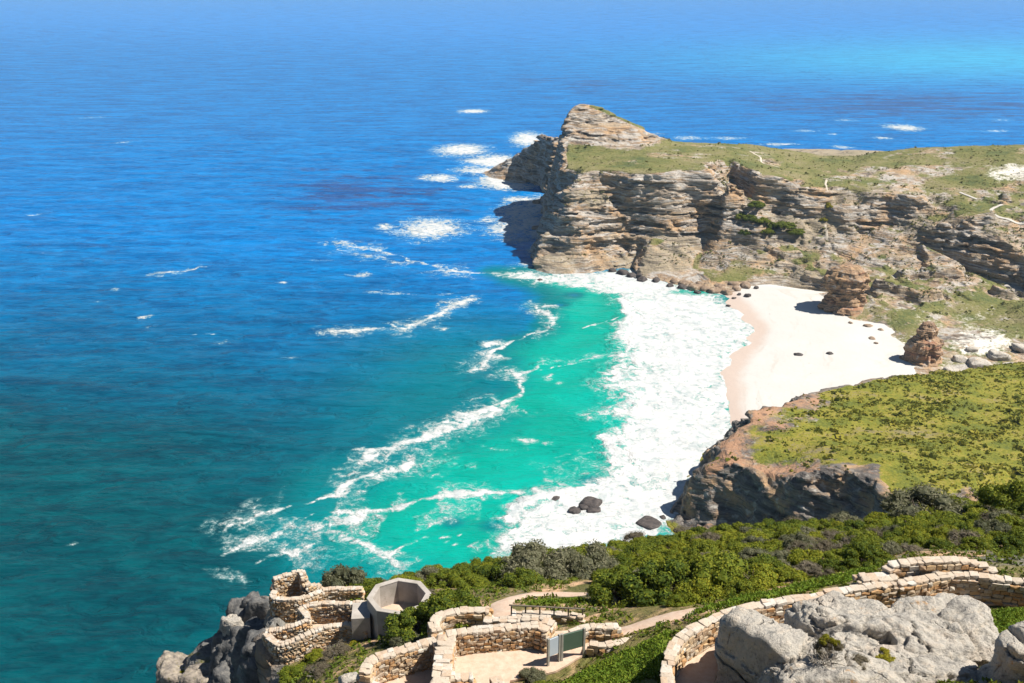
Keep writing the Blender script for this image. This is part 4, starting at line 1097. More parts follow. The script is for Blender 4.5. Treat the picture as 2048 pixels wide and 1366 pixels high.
    if joined:
        for kind, arrs, mat, nm in ((0, STONE_NP, M_stone_a, 'stone_facing'), (1, CAP_NP, M_cap_a, 'coping')):
            Vs, Fs, Rs, off = [], [], [], 0
            for (k, loc, rot, sc) in jobs:
                if k != kind: continue
                v, f = arrs[random.randrange(len(arrs))]
                M = np.array(Euler(rot).to_matrix())
                vv = (v * np.array(sc)) @ M.T + np.array(loc - O)
                Vs.append(vv); Fs.append(f + off); off += len(v); Rs.append(np.full(len(v), random.random()))
            if Vs:
                o = obj(nm, mk_mesh(nm, np.concatenate(Vs), np.concatenate(Fs), mat, False, {'rnd': np.concatenate(Rs)}), root)
                o['kind'] = 'stuff'
    else:
        for (k, loc, rot, sc) in jobs:
            me = random.choice(CAP_ME if k else STONE_ME)
            o = bpy.data.objects.new('coping_stone' if k else 'stone', me)
            o.parent = root; o.location = loc - O; o.rotation_euler = rot; o.scale = sc
            col.objects.link(o)
    return root
ZA = 182.1
wall('orange stone back wall of the pink gravel terrace', [(893, 1267, ZA), (950, 1259, ZA), (1020, 1253, ZA), (1082, 1248, ZA)], 181.0, 0.46, 'R', course=0.16, length=0.25)
wall('pale stone wall running toward the viewer between the two terraces', [(893, 1270, ZA), (887, 1310, ZA), (881, 1366, ZA), (876, 1400, ZA)], [180.9, 180.6, 180.4, 180.3], 0.75, 'LR', length=0.34)
wall('stub of pale wall at the corner behind the signs', [(1100, 1238, ZA), (1084, 1258, ZA)], 181.0, 0.55, 'LR')
wall('wall with shaded front behind the planted bed', [(968, 1239, 181.1), (1040, 1237, 181.2), (1102, 1235, 181.4)], 179.6, 0.42, 'R', length=0.32)
wall('crescent shaped pale wall left of the planted bed', [(874, 1262, 179.7), (868, 1244, 179.7), (884, 1228, 179.7), (925, 1219, 179.7), (976, 1219, 179.7)], 178.3, 0.5, 'LR', length=0.4)
wall('dark brown retaining wall under the wooden rail', [(1024, 1227, 180.3), (1080, 1226, 180.3), (1120, 1227, 180.3), (1166, 1232, 180.4)], [178.9, 178.8, 178.6, 178.8], 0.4, 'R')
wall('short wall with flat coping beside the right end of the signs', [(1142, 1266, 181.7), (1170, 1254, 181.7), (1205, 1252, 181.7), (1238, 1250, 181.7)], 180.9, 0.42, 'R')
wall('low kerb wall along the sandy path above the green bank', [(1180, 1286, 181.5), (1215, 1288, 181.5), (1270, 1276, 181.45), (1340, 1257, 181.5)], [180.5, 180.9, 181.0, 181.2], 0.38, 'R', length=0.3)
wall('orange wall of the half shaded lower terrace', [(728, 1345, 181.5), (745, 1318, 181.5), (790, 1302, 181.5), (840, 1287, 181.5), (872, 1278, 181.5)], 180.2, 0.48, 'R', course=0.16, length=0.24)
wall('curved pale parapet at the left of the lower terrace', [(872, 1278, 181.52), (882, 1292, 181.52)], 180.2, 0.5, 'LR')
wall('low parapet at the bottom left corner of the lower terrace', [(728, 1347, 181.0), (733, 1362, 181.0), (765, 1380, 181.0), (790, 1400, 181.0)], 179.6, 0.55, 'LR')
wall('stepped stone stump at the bottom edge by the terrace entrance', [(888, 1352, 182.0), (915, 1352, 181.95), (944, 1352, 181.9)], 180.4, 0.5, 'LR')
wall('stone stump at the bottom edge in front of the round bush', [(990, 1352, 181.9), (1000, 1380, 181.9)], 180.4, 0.5, 'LR')
ZR = 185.15
wall('long curving wall with pale coping behind the boulders', [(1338, 1390, ZR), (1334, 1350, ZR), (1340, 1310, ZR), (1362, 1274, ZR), (1410, 1243, ZR), (1480, 1217, ZR), (1560, 1201, ZR), (1648, 1190, ZR)], 183.95, 0.44, 'R', course=0.21, length=0.36)
wall('straight wall joining the curved wall to the square pier', [(1652, 1186, ZR), (1720, 1174, ZR), (1786, 1164, ZR)], 184.0, 0.48, 'R', course=0.17, length=0.30)
wall('square pier top where the right hand walls meet', [(1722, 1153, 185.2), (1790, 1152, 185.2)], 184.0, 0.65, 'LR', length=0.5)
wall('low wall along the right hand path with wavy coping', [(1798, 1164, ZR), (1845, 1158, ZR), (1900, 1148, ZR), (1950, 1150, ZR), (2048, 1162, ZR), (2110, 1170, ZR), (2200, 1180, ZR)], 184.0, 0.46, 'R', course=0.2, length=0.36)
wall('arched back wall of the right hand lookout', [(1772, 1140, 185.3), (1795, 1126, 185.5), (1850, 1120, 185.6), (1920, 1119, 185.6), (1965, 1128, 185.4), (1992, 1143, 185.1)], 183.6, 0.46, 'R', course=0.2, length=0.36)
# cliff lookouts further off: their stones are too small to pick apart
gl = 'walls of the cliff edge lookouts'
wall('tall lit wall of the outermost lookout above the sea', [(547, 1157, 174.3), (575, 1148, 174.4), (600, 1141, 174.5), (607, 1150, 174.5)], 172.4, 0.38, 'LR', True, 0.12, 0.2, group=gl)
wall('curved rim wall of the outermost lookout', [(550, 1180, 173.7), (545, 1190, 173.7), (556, 1196, 173.7), (590, 1197, 173.7), (620, 1190, 173.7), (650, 1178, 173.7), (690, 1176, 173.7), (725, 1176, 173.7)], [171.2, 171.0, 171, 171, 171, 171.2, 171.6, 172], 0.38, 'LR', True, 0.12, 0.2, group=gl)
wall('inner wall of the outermost lookout in shade', [(607, 1150, 174.4), (612, 1166, 174.0), (640, 1170, 173.4)], 172.3, 0.4, 'LR', True, 0.14, 0.24, group=gl)
wall('lit back wall of the middle lookout', [(600, 1216, 176.4), (630, 1207, 176.5), (690, 1205, 176.6), (745, 1204, 176.7)], 175.2, 0.36, 'R', True, 0.12, 0.2, group=gl)
wall('rim wall between the middle lookout and the bastion', [(600, 1216, 176.4), (612, 1228, 176.4), (610, 1240, 176.4), (570, 1254, 176.2), (532, 1262, 176.0)], [175.0, 174.8, 174.6, 174.2, 174.0], 0.36, 'LR', True, 0.12, 0.2, group=gl)
wall('front rim wall of the bastion above the dark cliff', [(532, 1264, 176.0), (545, 1280, 176.0), (562, 1287, 176.0), (600, 1274, 176.2), (640, 1256, 176.4), (690, 1248, 176.4), (735, 1254, 176.5)], [172.8, 173.0, 173.6, 174, 174.6, 175, 175.2], 0.38, 'LR', True, 0.12, 0.2, group=gl)

# ================================================================== SMALL BUILT THINGS
def box_bm(bm, c, size, rot=None):
    r = bmesh.ops.create_cube(bm, size=1.0)
    M = Matrix.Translation(c) @ (rot.to_matrix().to_4x4() if rot else Matrix.Identity(4)) @ Matrix.Diagonal((*size, 1))
    bmesh.ops.transform(bm, matrix=M, verts=r['verts'])
    return r['verts']
def box_obj(name, c, size, mat, parent, rz=0.0, bevel=0.01):
    bm = bmesh.new(); box_bm(bm, Vector((0, 0, 0)), size)
    if bevel: bmesh.ops.bevel(bm, geom=bm.edges[:], offset=bevel, segments=1, affect='EDGES')
    o = obj(name, bm_mesh(name, bm, mat), parent, c); o.rotation_euler = (0, 0, rz)
    return o
# octagonal concrete shelter
oc = at(798, 1191, 177.9)
root = empty('observation_post', (oc.x, oc.y, 174.6)); tag(root, 'roofless octagonal concrete post half hidden by a green shrub', 'shelter')
def octa(r0, r1, z0, z1, name, mat, rot=R(8)):
    bm = bmesh.new(); ring = []
    for k in range(8):
        a = rot + k * math.pi / 4
        c, s = math.cos(a), math.sin(a)
        ring.append([bm.verts.new((r1 * c, r1 * s, z0)), bm.verts.new((r1 * c, r1 * s, z1)), bm.verts.new((r0 * c, r0 * s, z1)), bm.verts.new((r0 * c, r0 * s, z0))])
    for k in range(8):
        a, b = ring[k], ring[(k + 1) % 8]
        for i in range(4): bm.faces.new((a[i], b[i], b[(i + 1) % 4], a[(i + 1) % 4]))
    bmesh.ops.recalc_face_normals(bm, faces=bm.faces)
    bmesh.ops.bevel(bm, geom=[e for e in bm.edges if e.calc_face_angle(0) > 1.2], offset=0.02, segments=1, affect='EDGES')
    return obj(name, bm_mesh(name, bm, mat), root)
_w = octa(1.46, 1.74, -0.6, 3.24, 'wall', M_concrete); octa(1.44, 1.77, 3.243, 3.31, 'coping', M_concrete).parent = _w
bm = bmesh.new(); bmesh.ops.create_circle(bm, cap_ends=True, segments=8, radius=1.5, matrix=Matrix.Translation((0, 0, 1.9)) @ Matrix.Rotation(R(8), 4, 'Z'))
obj('floor', bm_mesh('floor', bm, M_floor), root)
box_obj('annex', Vector((-2.05, -0.35, 1.0)), (1.0, 1.5, 3.2), M_concrete, root, R(5))
# information boards
def board(a, b, label, pmat, h=1.42, z=181.0):
    A = at(a[0], a[1], z); B = at(b[0], b[1], z)
    m = (A + B) / 2; d = (B - A); rz = math.atan2(d.y, d.x); w = d.length
    r = empty('information_board', (m.x, m.y, z), rz); tag(r, label, 'sign')
    for sx in (-1, 1): box_obj('post', Vector((sx * w / 2, 0, h / 2 - 0.1)), (0.11, 0.11, h + 0.2), M_signframe, r)
    p = box_obj('panel', Vector((0, -0.01, h * 0.64)), (w - 0.11, 0.05, h * 0.62), pmat, r, bevel=0.004)
    box_obj('frame', Vector((0, 0.037, 0)), (w - 0.11, 0.022, h * 0.66), M_signframe, p, bevel=0.004)
    return r
board((1096, 1331), (1118, 1322), 'pale grey information board, left of the pair on the terrace', M_signgrey)
board((1123, 1321), (1167, 1309), 'dark green information board, right of the pair on the terrace', M_signgreen)
# wooden rail on the retaining wall
A = at(1022, 1226, 180.3); B = at(1166, 1230, 180.4)
r = empty('railing', (A + B) / 2); tag(r, 'thin dark rail on posts above the brown retaining wall', 'railing')
d = B - A; rz = math.atan2(d.y, d.x)
for k in range(6): box_obj('post', A.lerp(B, (k + 0.03) / 5.06) - r.location + Vector((0, 0, 0.15)), (0.07, 0.07, 0.46), M_wood, r, rz)
box_obj('rail', Vector((0, 0, 0.40)), (d.length + 0.2, 0.09, 0.05), M_wood, r, rz)

# ================================================================== ROCKS
def ico(sub):
    bm = bmesh.new(); bmesh.ops.create_icosphere(bm, subdivisions=sub, radius=1.0)
    bm.verts.ensure_lookup_table()
    v = np.array([x.co[:] for x in bm.verts]); f = np.array([[l.index for l in x.verts] for x in bm.faces]); bm.free()
    return v, f
ICO = {k: ico(k) for k in (2, 3, 4, 6)}
def rock_mesh(name, semi, seed, mat, sub=4, square=0.75, rough=0.16, crack=0.0, layers=0.0, rot=0.0, cuts=()):
    "a faceted boulder: a sphere cut by random planes, then weathered"
    v, f = ICO[sub]
    rr = np.random.default_rng(seed + 500)
    npl = 17
    pn = rr.normal(0, 1, (npl, 3)); pn /= np.linalg.norm(pn, axis=1, keepdims=True)
    pn = np.concatenate([pn, [[1, .1, .05], [-1, .05, .1], [.1, 1, 0], [0, -1, .1], [.05, .1, 1]]]); pn /= np.linalg.norm(pn, axis=1, keepdims=True)
    pd = np.concatenate([rr.uniform(0.86, 1.12, npl), rr.uniform(0.85, 1.0, 5)])
    for n_, d_ in cuts:
        pn = np.concatenate([pn, np.array([n_]) / np.linalg.norm(n_)]); pd = np.append(pd, d_)
    dots = np.maximum(v @ pn.T, 1e-3)
    rad = pd[None, :] / dots
    kk = 14.0
    rad = (np.minimum(rad, 3.0) ** -kk).sum(1) ** (-1 / kk)
    s = v
    o = seed * 7.31
    m = min(semi)
    p = v * rad[:, None] * np.array(semi) * 1.08
    q = p / m
    d = fbm(q[:, 0] * 0.8 + o, q[:, 1] * 0.8, q[:, 2] * 0.8, 3) * rough * 0.8 + fbm(q[:, 0] * 3.1 + o, q[:, 1] * 3.1, q[:, 2] * 3.1, 5) * rough * 0.40
    if crack:
        c1 = fbm(q[:, 0] * 0.55 + o + 9, q[:, 1] * 0.55, q[:, 2] * 0.55 + 3, 3); c2 = fbm(q[:, 0] * 0.5 + 3, q[:, 1] * 0.9 + o, q[:, 2] * 0.9, 3)
        d = d - crack * np.exp(-(c1 / 0.030) ** 2) - crack * 0.8 * np.exp(-(c2 / 0.030) ** 2)
        d = d + 0.5 * crack * (np.floor(c1 * 4) + np.floor(c2 * 4)) * 0.35
    if layers:
        zz = q[:, 2] * 3.2 + 0.5 * fbm(q[:, 0], q[:, 1], o, 2)
        d = d + layers * (_T[np.floor(zz * 1.5).astype(int) & 63, seed & 63, 3] - 0.5)
    p = p + s * (d * m)[:, None]
    if rot:
        c, sn = math.cos(rot), math.sin(rot)
        p = np.stack([p[:, 0] * c - p[:, 1] * sn, p[:, 0] * sn + p[:, 1] * c, p[:, 2]], 1)
    return mk_mesh(name, p, f, mat, True)
BOULDERS = []
def boulder(px, py, c, semi, seed, label, rot=0.0, crack=0.24, group='grey boulders in the right foreground', rough=0.16, sub=6, tilt=0.0, square=0.72, cuts=()):
    o = obj('boulder', rock_mesh('boulder', semi, seed, M_boulder, sub, square, rough, crack, 0.10, rot, cuts), None, atc(px, py, c))
    BOULDERS.append(o)
    return tag(o, label, 'boulder', group)
boulder(1535, 1378, 38.8, (3.3, 3.0, 2.35), 1, 'largest boulder with deep shade on its left, inside the curving wall', 0.0, rough=0.10, cuts=[((-0.80, -0.55, 0.10), 0.42), ((-0.9, 0.3, 0.1), 0.62)])
boulder(1690, 1272, 39.6, (2.1, 1.6, 1.15), 2, 'pale flat topped boulder just behind the dry bush', 0.1)
boulder(1868, 1300, 38.6, (2.5, 2.0, 1.45), 3, 'broad rounded boulder in front of the paved path', 0.2)
boulder(1745, 1232, 41.0, (0.8, 0.6, 0.5), 4, 'small boulder wedged behind the broad rounded one', 0.2, sub=4)
boulder(1768, 1275, 39.0, (1.1, 1.0, 0.8), 5, 'small rounded boulder in the gap between larger ones', 0.9)
boulder(1702, 1310, 37.6, (1.25, 0.9, 0.6), 6, 'squared block of rock right of the dry bush', 0.15)
boulder(1680, 1385, 36.0, (2.6, 1.5, 1.2), 7, 'pale cracked boulder at the bottom edge below the dry bush', 0.1)
boulder(1850, 1362, 36.6, (2.1, 1.5, 1.05), 8, 'tan boulder at the bottom edge below the broad rounded one', 0.1)
boulder(2090, 1372, 34.5, (2.0, 1.7, 1.6), 9, 'grey boulder with blue shade cut off by the right edge', 0.0, cuts=[((-0.8, -0.5, 0.15), 0.6)])
boulder(1950, 1400, 35.0, (1.1, 0.8, 0.6), 10, 'low slab of rock at the bottom edge beside the rightmost boulder', 0.2, sub=4)
boulder(575, 1326, 56.0, (1.0, 0.7, 0.45), 11, 'pale rock slab under the bastion wall', 0.5, group='pale rocks by the cliff lookouts', sub=4)
boulder(462, 1252, 82.0, (0.9, 0.9, 0.9), 12, 'pale rock knob on the dark cliff edge', 0.5, group='pale rocks by the cliff lookouts', sub=4)
o = obj('outcrop', rock_mesh('outcrop', (2.9, 2.4, 5.2), 21, M_cliffrock, 6, 0.7, 0.24, 0.25, 0.2), None, Vector((-26.6, 69.8, 151.6))); tag(o, 'sunlit rock ledge with a little grass at the lower left cliff edge', 'rock')
o = obj('outcrop', rock_mesh('outcrop', (1.8, 1.6, 3.4), 24, M_cliffrock, 6, 0.7, 0.24, 0.25, 0.2), None, Vector((-23.8, 67.5, 154.6))); tag(o, 'shaded rock shoulder between the sunlit ledge and the dark cliff', 'rock')
boulder(700, 1362, 47.5, (0.5, 0.4, 0.35), 13, 'small pale rock at the bottom edge left of the lower terrace', 0.5, group='pale rocks by the cliff lookouts', sub=4)
boulder(590, 1182, 65.0, (0.45, 0.4, 0.35), 14, 'round white rock inside the outermost lookout', 0.1, group='pale rocks by the cliff lookouts', sub=4)
from mathutils.bvhtree import BVHTree
def on_boulder(px, py, c):
    "point where this line of sight meets the boulders"
    O = Vector((0, 0, CAM_H)); d = ray(px, py).normalized(); best = None
    for o in BOULDERS[:10]:
        t = BVHTree.FromPolygons([v.co + o.location for v in o.data.vertices], [tuple(p.vertices) for p in o.data.polygons])
        h = t.ray_cast(O, d)
        if h[0] is not None and (best is None or h[3] < best[1]): best = (h[0], h[3])
    return best[0] if best else atc(px, py, c)
for i in range(26):   # jointed blocks that make up the shaded cliff under the lookouts
    u, v = random.random(), random.random()
    px, py = 448 + 85 * u, 1222 + 150 * v
    d = ray(px, py); cs_ = np.arange(45, 110, 0.5)
    hit = np.nonzero(CAM_H + d.z * cs_ < RN(d.x * cs_, d.y * cs_))[0]
    if not len(hit): continue
    P = Vector((0, 0, CAM_H)) + d * float(cs_[hit[0]] + 0.9)
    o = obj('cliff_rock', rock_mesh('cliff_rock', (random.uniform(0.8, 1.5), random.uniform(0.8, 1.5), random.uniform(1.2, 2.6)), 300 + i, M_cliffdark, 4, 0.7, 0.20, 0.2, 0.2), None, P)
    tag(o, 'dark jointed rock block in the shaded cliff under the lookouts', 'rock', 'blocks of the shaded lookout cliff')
# two rock stacks on the beach
def stack(base_px, zbase, h, r0, prof, seed, label, lean=(0, 0)):
    B = at(base_px[0], base_px[1], zbase)
    nz, nt = 64, 80
    T = strata_table(nz + 4, h / nz, h * 0.03, h * 0.10, 0.085, nb=8, seed=seed)
    V = []
    for i in range(nz + 1):
        u = i / nz
        rr = r0 * np.interp(u, [a for a, _ in prof], [b for _, b in prof])
        th = np.arange(nt) * 2 * math.pi / nt
        x, y = np.cos(th), np.sin(th)
        b = (np.sin(th * 1.5 + seed) * 0.5 + 0.5) * 6.9
        b0 = b.astype(int)
        k = 1 + T[b0, min(i, nz)] + 0.30 * fbm(x * 1.1 + seed, y * 1.1, u * 1.6, 3) + 0.14 * fbm(x * 4 + seed, y * 4, u * h / r0 * 3, 3)
        V.append(np.stack([x * rr * k * 1.15 + lean[0] * u, y * rr * k + lean[1] * u, np.full(nt, -3 + (h + 3) * u) + 0.02 * h * fbm(x * 2, y * 2, u * 3.0, 2)], 1))
    V.append(np.array([[lean[0], lean[1], h * 1.01]]))
    V = np.concatenate(V)
    i = np.arange((nz + 1) * nt).reshape(nz + 1, nt)
    q = np.stack([i[:-1], np.roll(i[:-1], -1, 1), np.roll(i[1:], -1, 1), i[1:]], -1).reshape(-1, 4)
    topi = len(V) - 1
    q = np.concatenate([q, np.stack([i[-1], np.roll(i[-1], -1), np.full(nt, topi), np.full(nt, topi)], 1)[:, [0, 1, 2, 2]]])
    tri = np.concatenate([q[:, [0, 1, 2]], q[:-nt][:, [0, 2, 3]]])
    z0 = np.zeros(len(V))
    o = obj('rock_stack', mk_mesh('rock_stack', V, tri, M_stackrock, False, {'veg': z0, 'sand': z0, 'red': z0 + 0.1}), None, B)
    return tag(o, label, 'rock', 'rock stacks on the beach')
stack((1690, 620), 3, 29, 13.0, [(0, 1.05), (0.12, 0.98), (0.35, 0.80), (0.55, 1.0), (0.8, 0.92), (0.92, 0.7), (1, 0.35)], 4, 'tall ledged rock stack at the back of the beach', (1, 3))
stack((1845, 722), 4, 22, 8.2, [(0, 1.25), (0.2, 1.1), (0.5, 1.02), (0.62, 0.9), (0.7, 0.6), (0.9, 0.55), (1, 0.3)], 9, 'smaller orange rock stack at the right end of the beach', (1, 2))
# rocks in the surf and on the sand
def rocks(lst, name, mat, cat, group, labels, zb=0.0):
    for i, (px, py, w, h) in enumerate(lst):
        P = at(px, py, zb); s = P.length / FPX; s = (Vector((P.x, P.y, P.z - CAM_H))).length / FPX
        sem = (w * s / 2, w * s / 2 * random.uniform(0.7, 1.1), h * s * 0.8)
        o = obj(name, rock_mesh(name, sem, 40 + i + int(px), mat, 3, 0.8, 0.30, 0, 0.2, random.uniform(0, 3)), None, P + Vector((0, 0, RBZ(P))))
        tag(o, labels[i] if isinstance(labels, list) else labels, cat, group)
def RBZ(P): return max(0.0, float(RB(np.array([P.x]), np.array([P.y]))[0])) if P.x > 45 and P.y > 385 else 0.0
rocks([(1180, 1008, 38, 12), (1150, 1022, 26, 7), (1188, 1020, 28, 7), (1168, 1016, 22, 7), (1110, 998, 18, 4), (1180, 965, 26, 4)], 'surf_rock', M_darkrock, 'rock', 'dark rocks in the near surf',
      ['largest black rock standing in the near surf', 'low black rock left of the largest one in the near surf', 'black rock in front of the largest one in the near surf', 'small black rock touching the largest one in the near surf', 'small lone dark rock at the left of the near surf', 'dark rock awash where the turquoise water meets the near surf'])
rocks([(1298, 1046, 46, 5), (1326, 1036, 16, 5)], 'shore_rock', M_darkrock, 'rock', 'rocks at the foot of the near cliff', ['broad dark rock at the foot of the dark cliff', 'small dark rock beside the foot of the dark cliff'])
rocks([(1245, 546, 24, 9), (1262, 552, 20, 8), (1285, 560, 22, 9), (1278, 556, 12, 12), (1225, 542, 16, 7), (1312, 562, 20, 8), (1340, 572, 14, 6), (1366, 576, 22, 7), (1395, 586, 14, 5), (1080, 560, 10, 3)], 'surf_rock', M_darkrock, 'rock', 'dark rocks below the headland',
      'dark rock in the surf at the foot of the headland cliff')
rocks([(1388, 577, 26, 12), (1410, 580, 24, 10), (1430, 584, 26, 11), (1455, 588, 24, 10), (1472, 582, 20, 9), (1490, 578, 22, 10), (1440, 578, 26, 11), (1420, 572, 24, 10), (1400, 570, 20, 9), (1466, 576, 24, 11), (1370, 568, 22, 10), (1350, 565, 20, 9)], 'shore_rock', M_brownrock, 'rock', 'rubble along the headland foot', 'brown rock in the rubble where headland meets the beach')
rocks([(1456, 612, 9, 4), (1496, 596, 14, 7), (1478, 592, 8, 4), (1468, 598, 8, 4), (1512, 582, 10, 5)], 'beach_rock', M_darkrock, 'rock', 'dark rocks on the far sand', 'small dark rock on the sand below the headland')
rocks([(1596, 718, 16, 4), (1658, 719, 14, 4)], 'beach_rock', M_darkrock, 'rock', 'dark rocks on open sand', ['left of two flat dark rocks on the open sand', 'right of two flat dark rocks on the open sand'])
rocks([(1684, 641, 12, 5), (1706, 636, 8, 4), (1700, 658, 8, 4), (1725, 640, 9, 5), (1742, 690, 14, 4), (1735, 664, 16, 4), (1760, 672, 10, 4), (1750, 700, 9, 3)], 'beach_rock', M_brownrock, 'rock', 'brown rocks scattered behind the stacks', 'small brown rock on the sand between the two rock stacks')
rocks([(1075, 456, 24, 5), (1090, 400, 18, 12), (1072, 406, 18, 8), (1100, 392, 16, 14)], 'surf_rock', M_brownrock, 'rock', 'rocks off the left face of the headland', ['flat dark rock awash off the left face of the headland', 'brown rock against the left face of the headland', 'low brown rock left of the headland gap', 'upright brown rock in the headland gap'])

for i, (px, py, w) in enumerate([(1925, 705, 34), (1960, 712, 44), (1998, 700, 40), (2030, 716, 46), (1905, 722, 26), (1975, 730, 30), (2046, 690, 34), (1945, 690, 24)]):
    D = 548 - (py - 690) * 0.9
    P = atd(px, py, D); sc = P.length / FPX * 0.5
    P.z = float(RF(np.array([P.x]), np.array([P.y]))[0])
    o = obj('valley_rock', rock_mesh('valley_rock', (w * sc, w * sc * 0.9, w * sc * 0.55), 400 + i, M_boulder, 4, 0.7, 0.25, 0.2, 0.2), None, P)
    tag(o, 'grey rock among those behind the right rock stack, just above the grassy hillside', 'rock', 'grey rocks behind the hillside')

# ================================================================== PLANTS
def leaf_quads(P, N, size, asp, r, jit=0.6):
    "quads of length size at points P, roughly facing N"
    n = len(P)
    N = N + r.normal(0, jit, (n, 3)); N /= np.linalg.norm(N, axis=1, keepdims=True) + 1e-9
    A = r.normal(0, 1, (n, 3)); A -= (A * N).sum(1, keepdims=True) * N; A /= np.linalg.norm(A, axis=1, keepdims=True) + 1e-9
    B = np.cross(N, A)
    s = (size * r.uniform(0.6, 1.3, n))[:, None]
    q = np.stack([P - A * s * 0.5, P + B * s * asp * 0.5, P + A * s * 0.5, P - B * s * asp * 0.5], 1)
    return q.reshape(-1, 3), np.arange(n * 4).reshape(n, 4)
def shrub_mesh(name, seed, mat, R_=1.0, H_=1.0, lobes=9, leaves=2600, size=0.11, asp=0.55, core=0.80, jit=0.6, spread=0.86):
    r = np.random.default_rng(seed)
    C = []
    for k in range(lobes):
        a = r.uniform(0, 2 * math.pi); d = spread * math.sqrt(r.uniform(0, 1)) * R_
        rad = R_ * r.uniform(0.14, 0.36)
        z = H_ * (0.18 + 0.62 * (1 - (d / R_) ** 2) * r.uniform(0.6, 1.1))
        C.append((d * math.cos(a), d * math.sin(a), z, rad))
    C = np.array(C)
    w = C[:, 3] ** 2; w /= w.sum()
    k = r.choice(lobes, leaves, p=w)
    D = r.normal(0, 1, (leaves, 3)); D[:, 2] = D[:, 2] + 0.25; D /= np.linalg.norm(D, axis=1, keepdims=True)
    bumpy = 1 + 0.22 * fbm(D[:, 0] * 2.4 + k * 3.1, D[:, 1] * 2.4, D[:, 2] * 2.4 + seed, 3)
    rr = C[k, 3] * bumpy * (1 - 0.20 * r.uniform(0, 1, leaves) ** 2)
    P = C[k, :3] + D * rr[:, None] * np.array([1, 1, 0.9])
    low = P[:, 2] > -0.05
    P, D = P[low], D[low]
    V, F = leaf_quads(P, D, size, asp, r, jit)
    rn = np.repeat(r.random(len(P)), 4)
    Vs, Fs, Rn = [V], [F[:, [0, 1, 2]], F[:, [0, 2, 3]]], [rn]
    off = len(V)
    iv, jf = ICO[2]
    for c in C:
        b = 1 + 0.22 * fbm(iv[:, 0] * 2.4, iv[:, 1] * 2.4, iv[:, 2] * 2.4 + seed, 2)
        v = c[:3] + iv * (c[3] * core * b)[:, None] * np.array([1, 1, 0.9])
        Vs.append(v); Fs.append(jf + off); off += len(v); Rn.append(np.full(len(v), 0.0))
    me = mk_mesh(name, np.concatenate(Vs), np.concatenate(Fs), mat, False, {'rnd': np.concatenate(Rn)})
    return me
def tube_arr(a, b, r0, r1, n=4):
    a, b = np.array(a), np.array(b); d = b - a; L0 = np.linalg.norm(d) + 1e-9; d /= L0
    u = np.cross(d, [0.3, 0.5, 0.8]); u /= np.linalg.norm(u) + 1e-9; w = np.cross(d, u)
    th = np.arange(n) * 2 * math.pi / n
    ring = np.cos(th)[:, None] * u + np.sin(th)[:, None] * w
    V = np.concatenate([a + ring * r0, b + ring * r1])
    i = np.arange(n); j = (i + 1) % n
    return V, np.concatenate([np.stack([i, j, j + n], 1), np.stack([i, j + n, i + n], 1)])
def join(parts):
    V, F, o = [], [], 0
    for v, f in parts: V.append(v); F.append(f + o); o += len(v)
    return np.concatenate(V), np.concatenate(F)
def stem_mesh(seed, R_=1.0, H_=1.0, mat=None):
    r = random.Random(seed); parts = []
    for k in range(6):
        a = r.uniform(0, 6.28); d = r.uniform(0.2, 0.55) * R_
        m = (0.4 * d * math.cos(a), 0.4 * d * math.sin(a), 0.28 * H_)
        e = (d * math.cos(a), d * math.sin(a), 0.62 * H_)
        parts += [tube_arr((0, 0, -0.25), m, 0.05, 0.035), tube_arr(m, e, 0.035, 0.012)]
        for q in range(2):
            e2 = (m[0] + r.uniform(-.4, .4) * R_, m[1] + r.uniform(-.4, .4) * R_, r.uniform(0.4, 0.7) * H_)
            parts.append(tube_arr(m, e2, 0.022, 0.008, 3))
    V, F = join(parts)
    return mk_mesh('stem', V, F, mat or M_stem, True)
def twig_mesh(seed, R_=1.0, H_=1.0, n=9, thick=0.022):
    r = random.Random(seed); parts = []
    def grow(p, d, l, t, lev):
        d = d.normalized(); e = p + d * l
        parts.append(tube_arr(p, e, t, t * 0.6, 3))
        if lev == 0: return
        for k in range(3):
            nd = d + Vector((r.uniform(-.8, .8), r.uniform(-.8, .8), r.uniform(-.35, .55)))
            grow(p + d * l * r.uniform(0.55, 1.0), nd, l * r.uniform(0.5, 0.8), t * 0.6, lev - 1)
    for k in range(n):
        a = r.uniform(0, 6.28)
        grow(Vector((0, 0, -0.1)), Vector((math.cos(a) * R_ * 0.8, math.sin(a) * R_ * 0.8, H_ * r.uniform(0.5, 1.1))), 0.45 * R_, thick, 3)
    V, F = join(parts)
    return mk_mesh('twig', V, F, M_twig, True)
KIND = {
    'dark': [shrub_mesh('foliage', 11 + i, M_leaf_dark, lobes=24, leaves=5200, size=0.085, jit=0.7) for i in range(4)],
    'lime': [shrub_mesh('foliage', 31 + i, M_leaf_lime, H_=0.8, lobes=26, leaves=5200, size=0.08, jit=0.7) for i in range(3)],
    'grey': [shrub_mesh('foliage', 51 + i, M_leaf_grey, lobes=24, leaves=5000, size=0.085, asp=0.35, jit=0.9, core=0.75) for i in range(2)],
    'dry': [shrub_mesh('foliage', 71 + i, M_leaf_dry, H_=0.8, lobes=20, leaves=3200, size=0.11, asp=0.14, jit=1.6, core=0.6) for i in range(2)],
    'yellow': [shrub_mesh('foliage', 91 + i, M_leaf_yell, H_=0.6, lobes=16, leaves=3000, size=0.10, jit=0.7) for i in range(1)],
}
STEM = [stem_mesh(5 + i) for i in range(3)]; TWIGS = [twig_mesh(15 + i, n=8) for i in range(2)]
def shrub(x, y, z, kind, rad, hgt, label, group, name='shrub'):
    o = empty(name, (x, y, z), random.uniform(0, 6.28))
    tag(o, label, 'shrub', group)
    f = obj('foliage', random.choice(KIND[kind]), o); f.scale = (rad, rad, hgt)
    s = obj('stem', random.choice(TWIGS if kind == 'dry' else STEM), o); s.scale = (rad, rad, hgt)
    return o
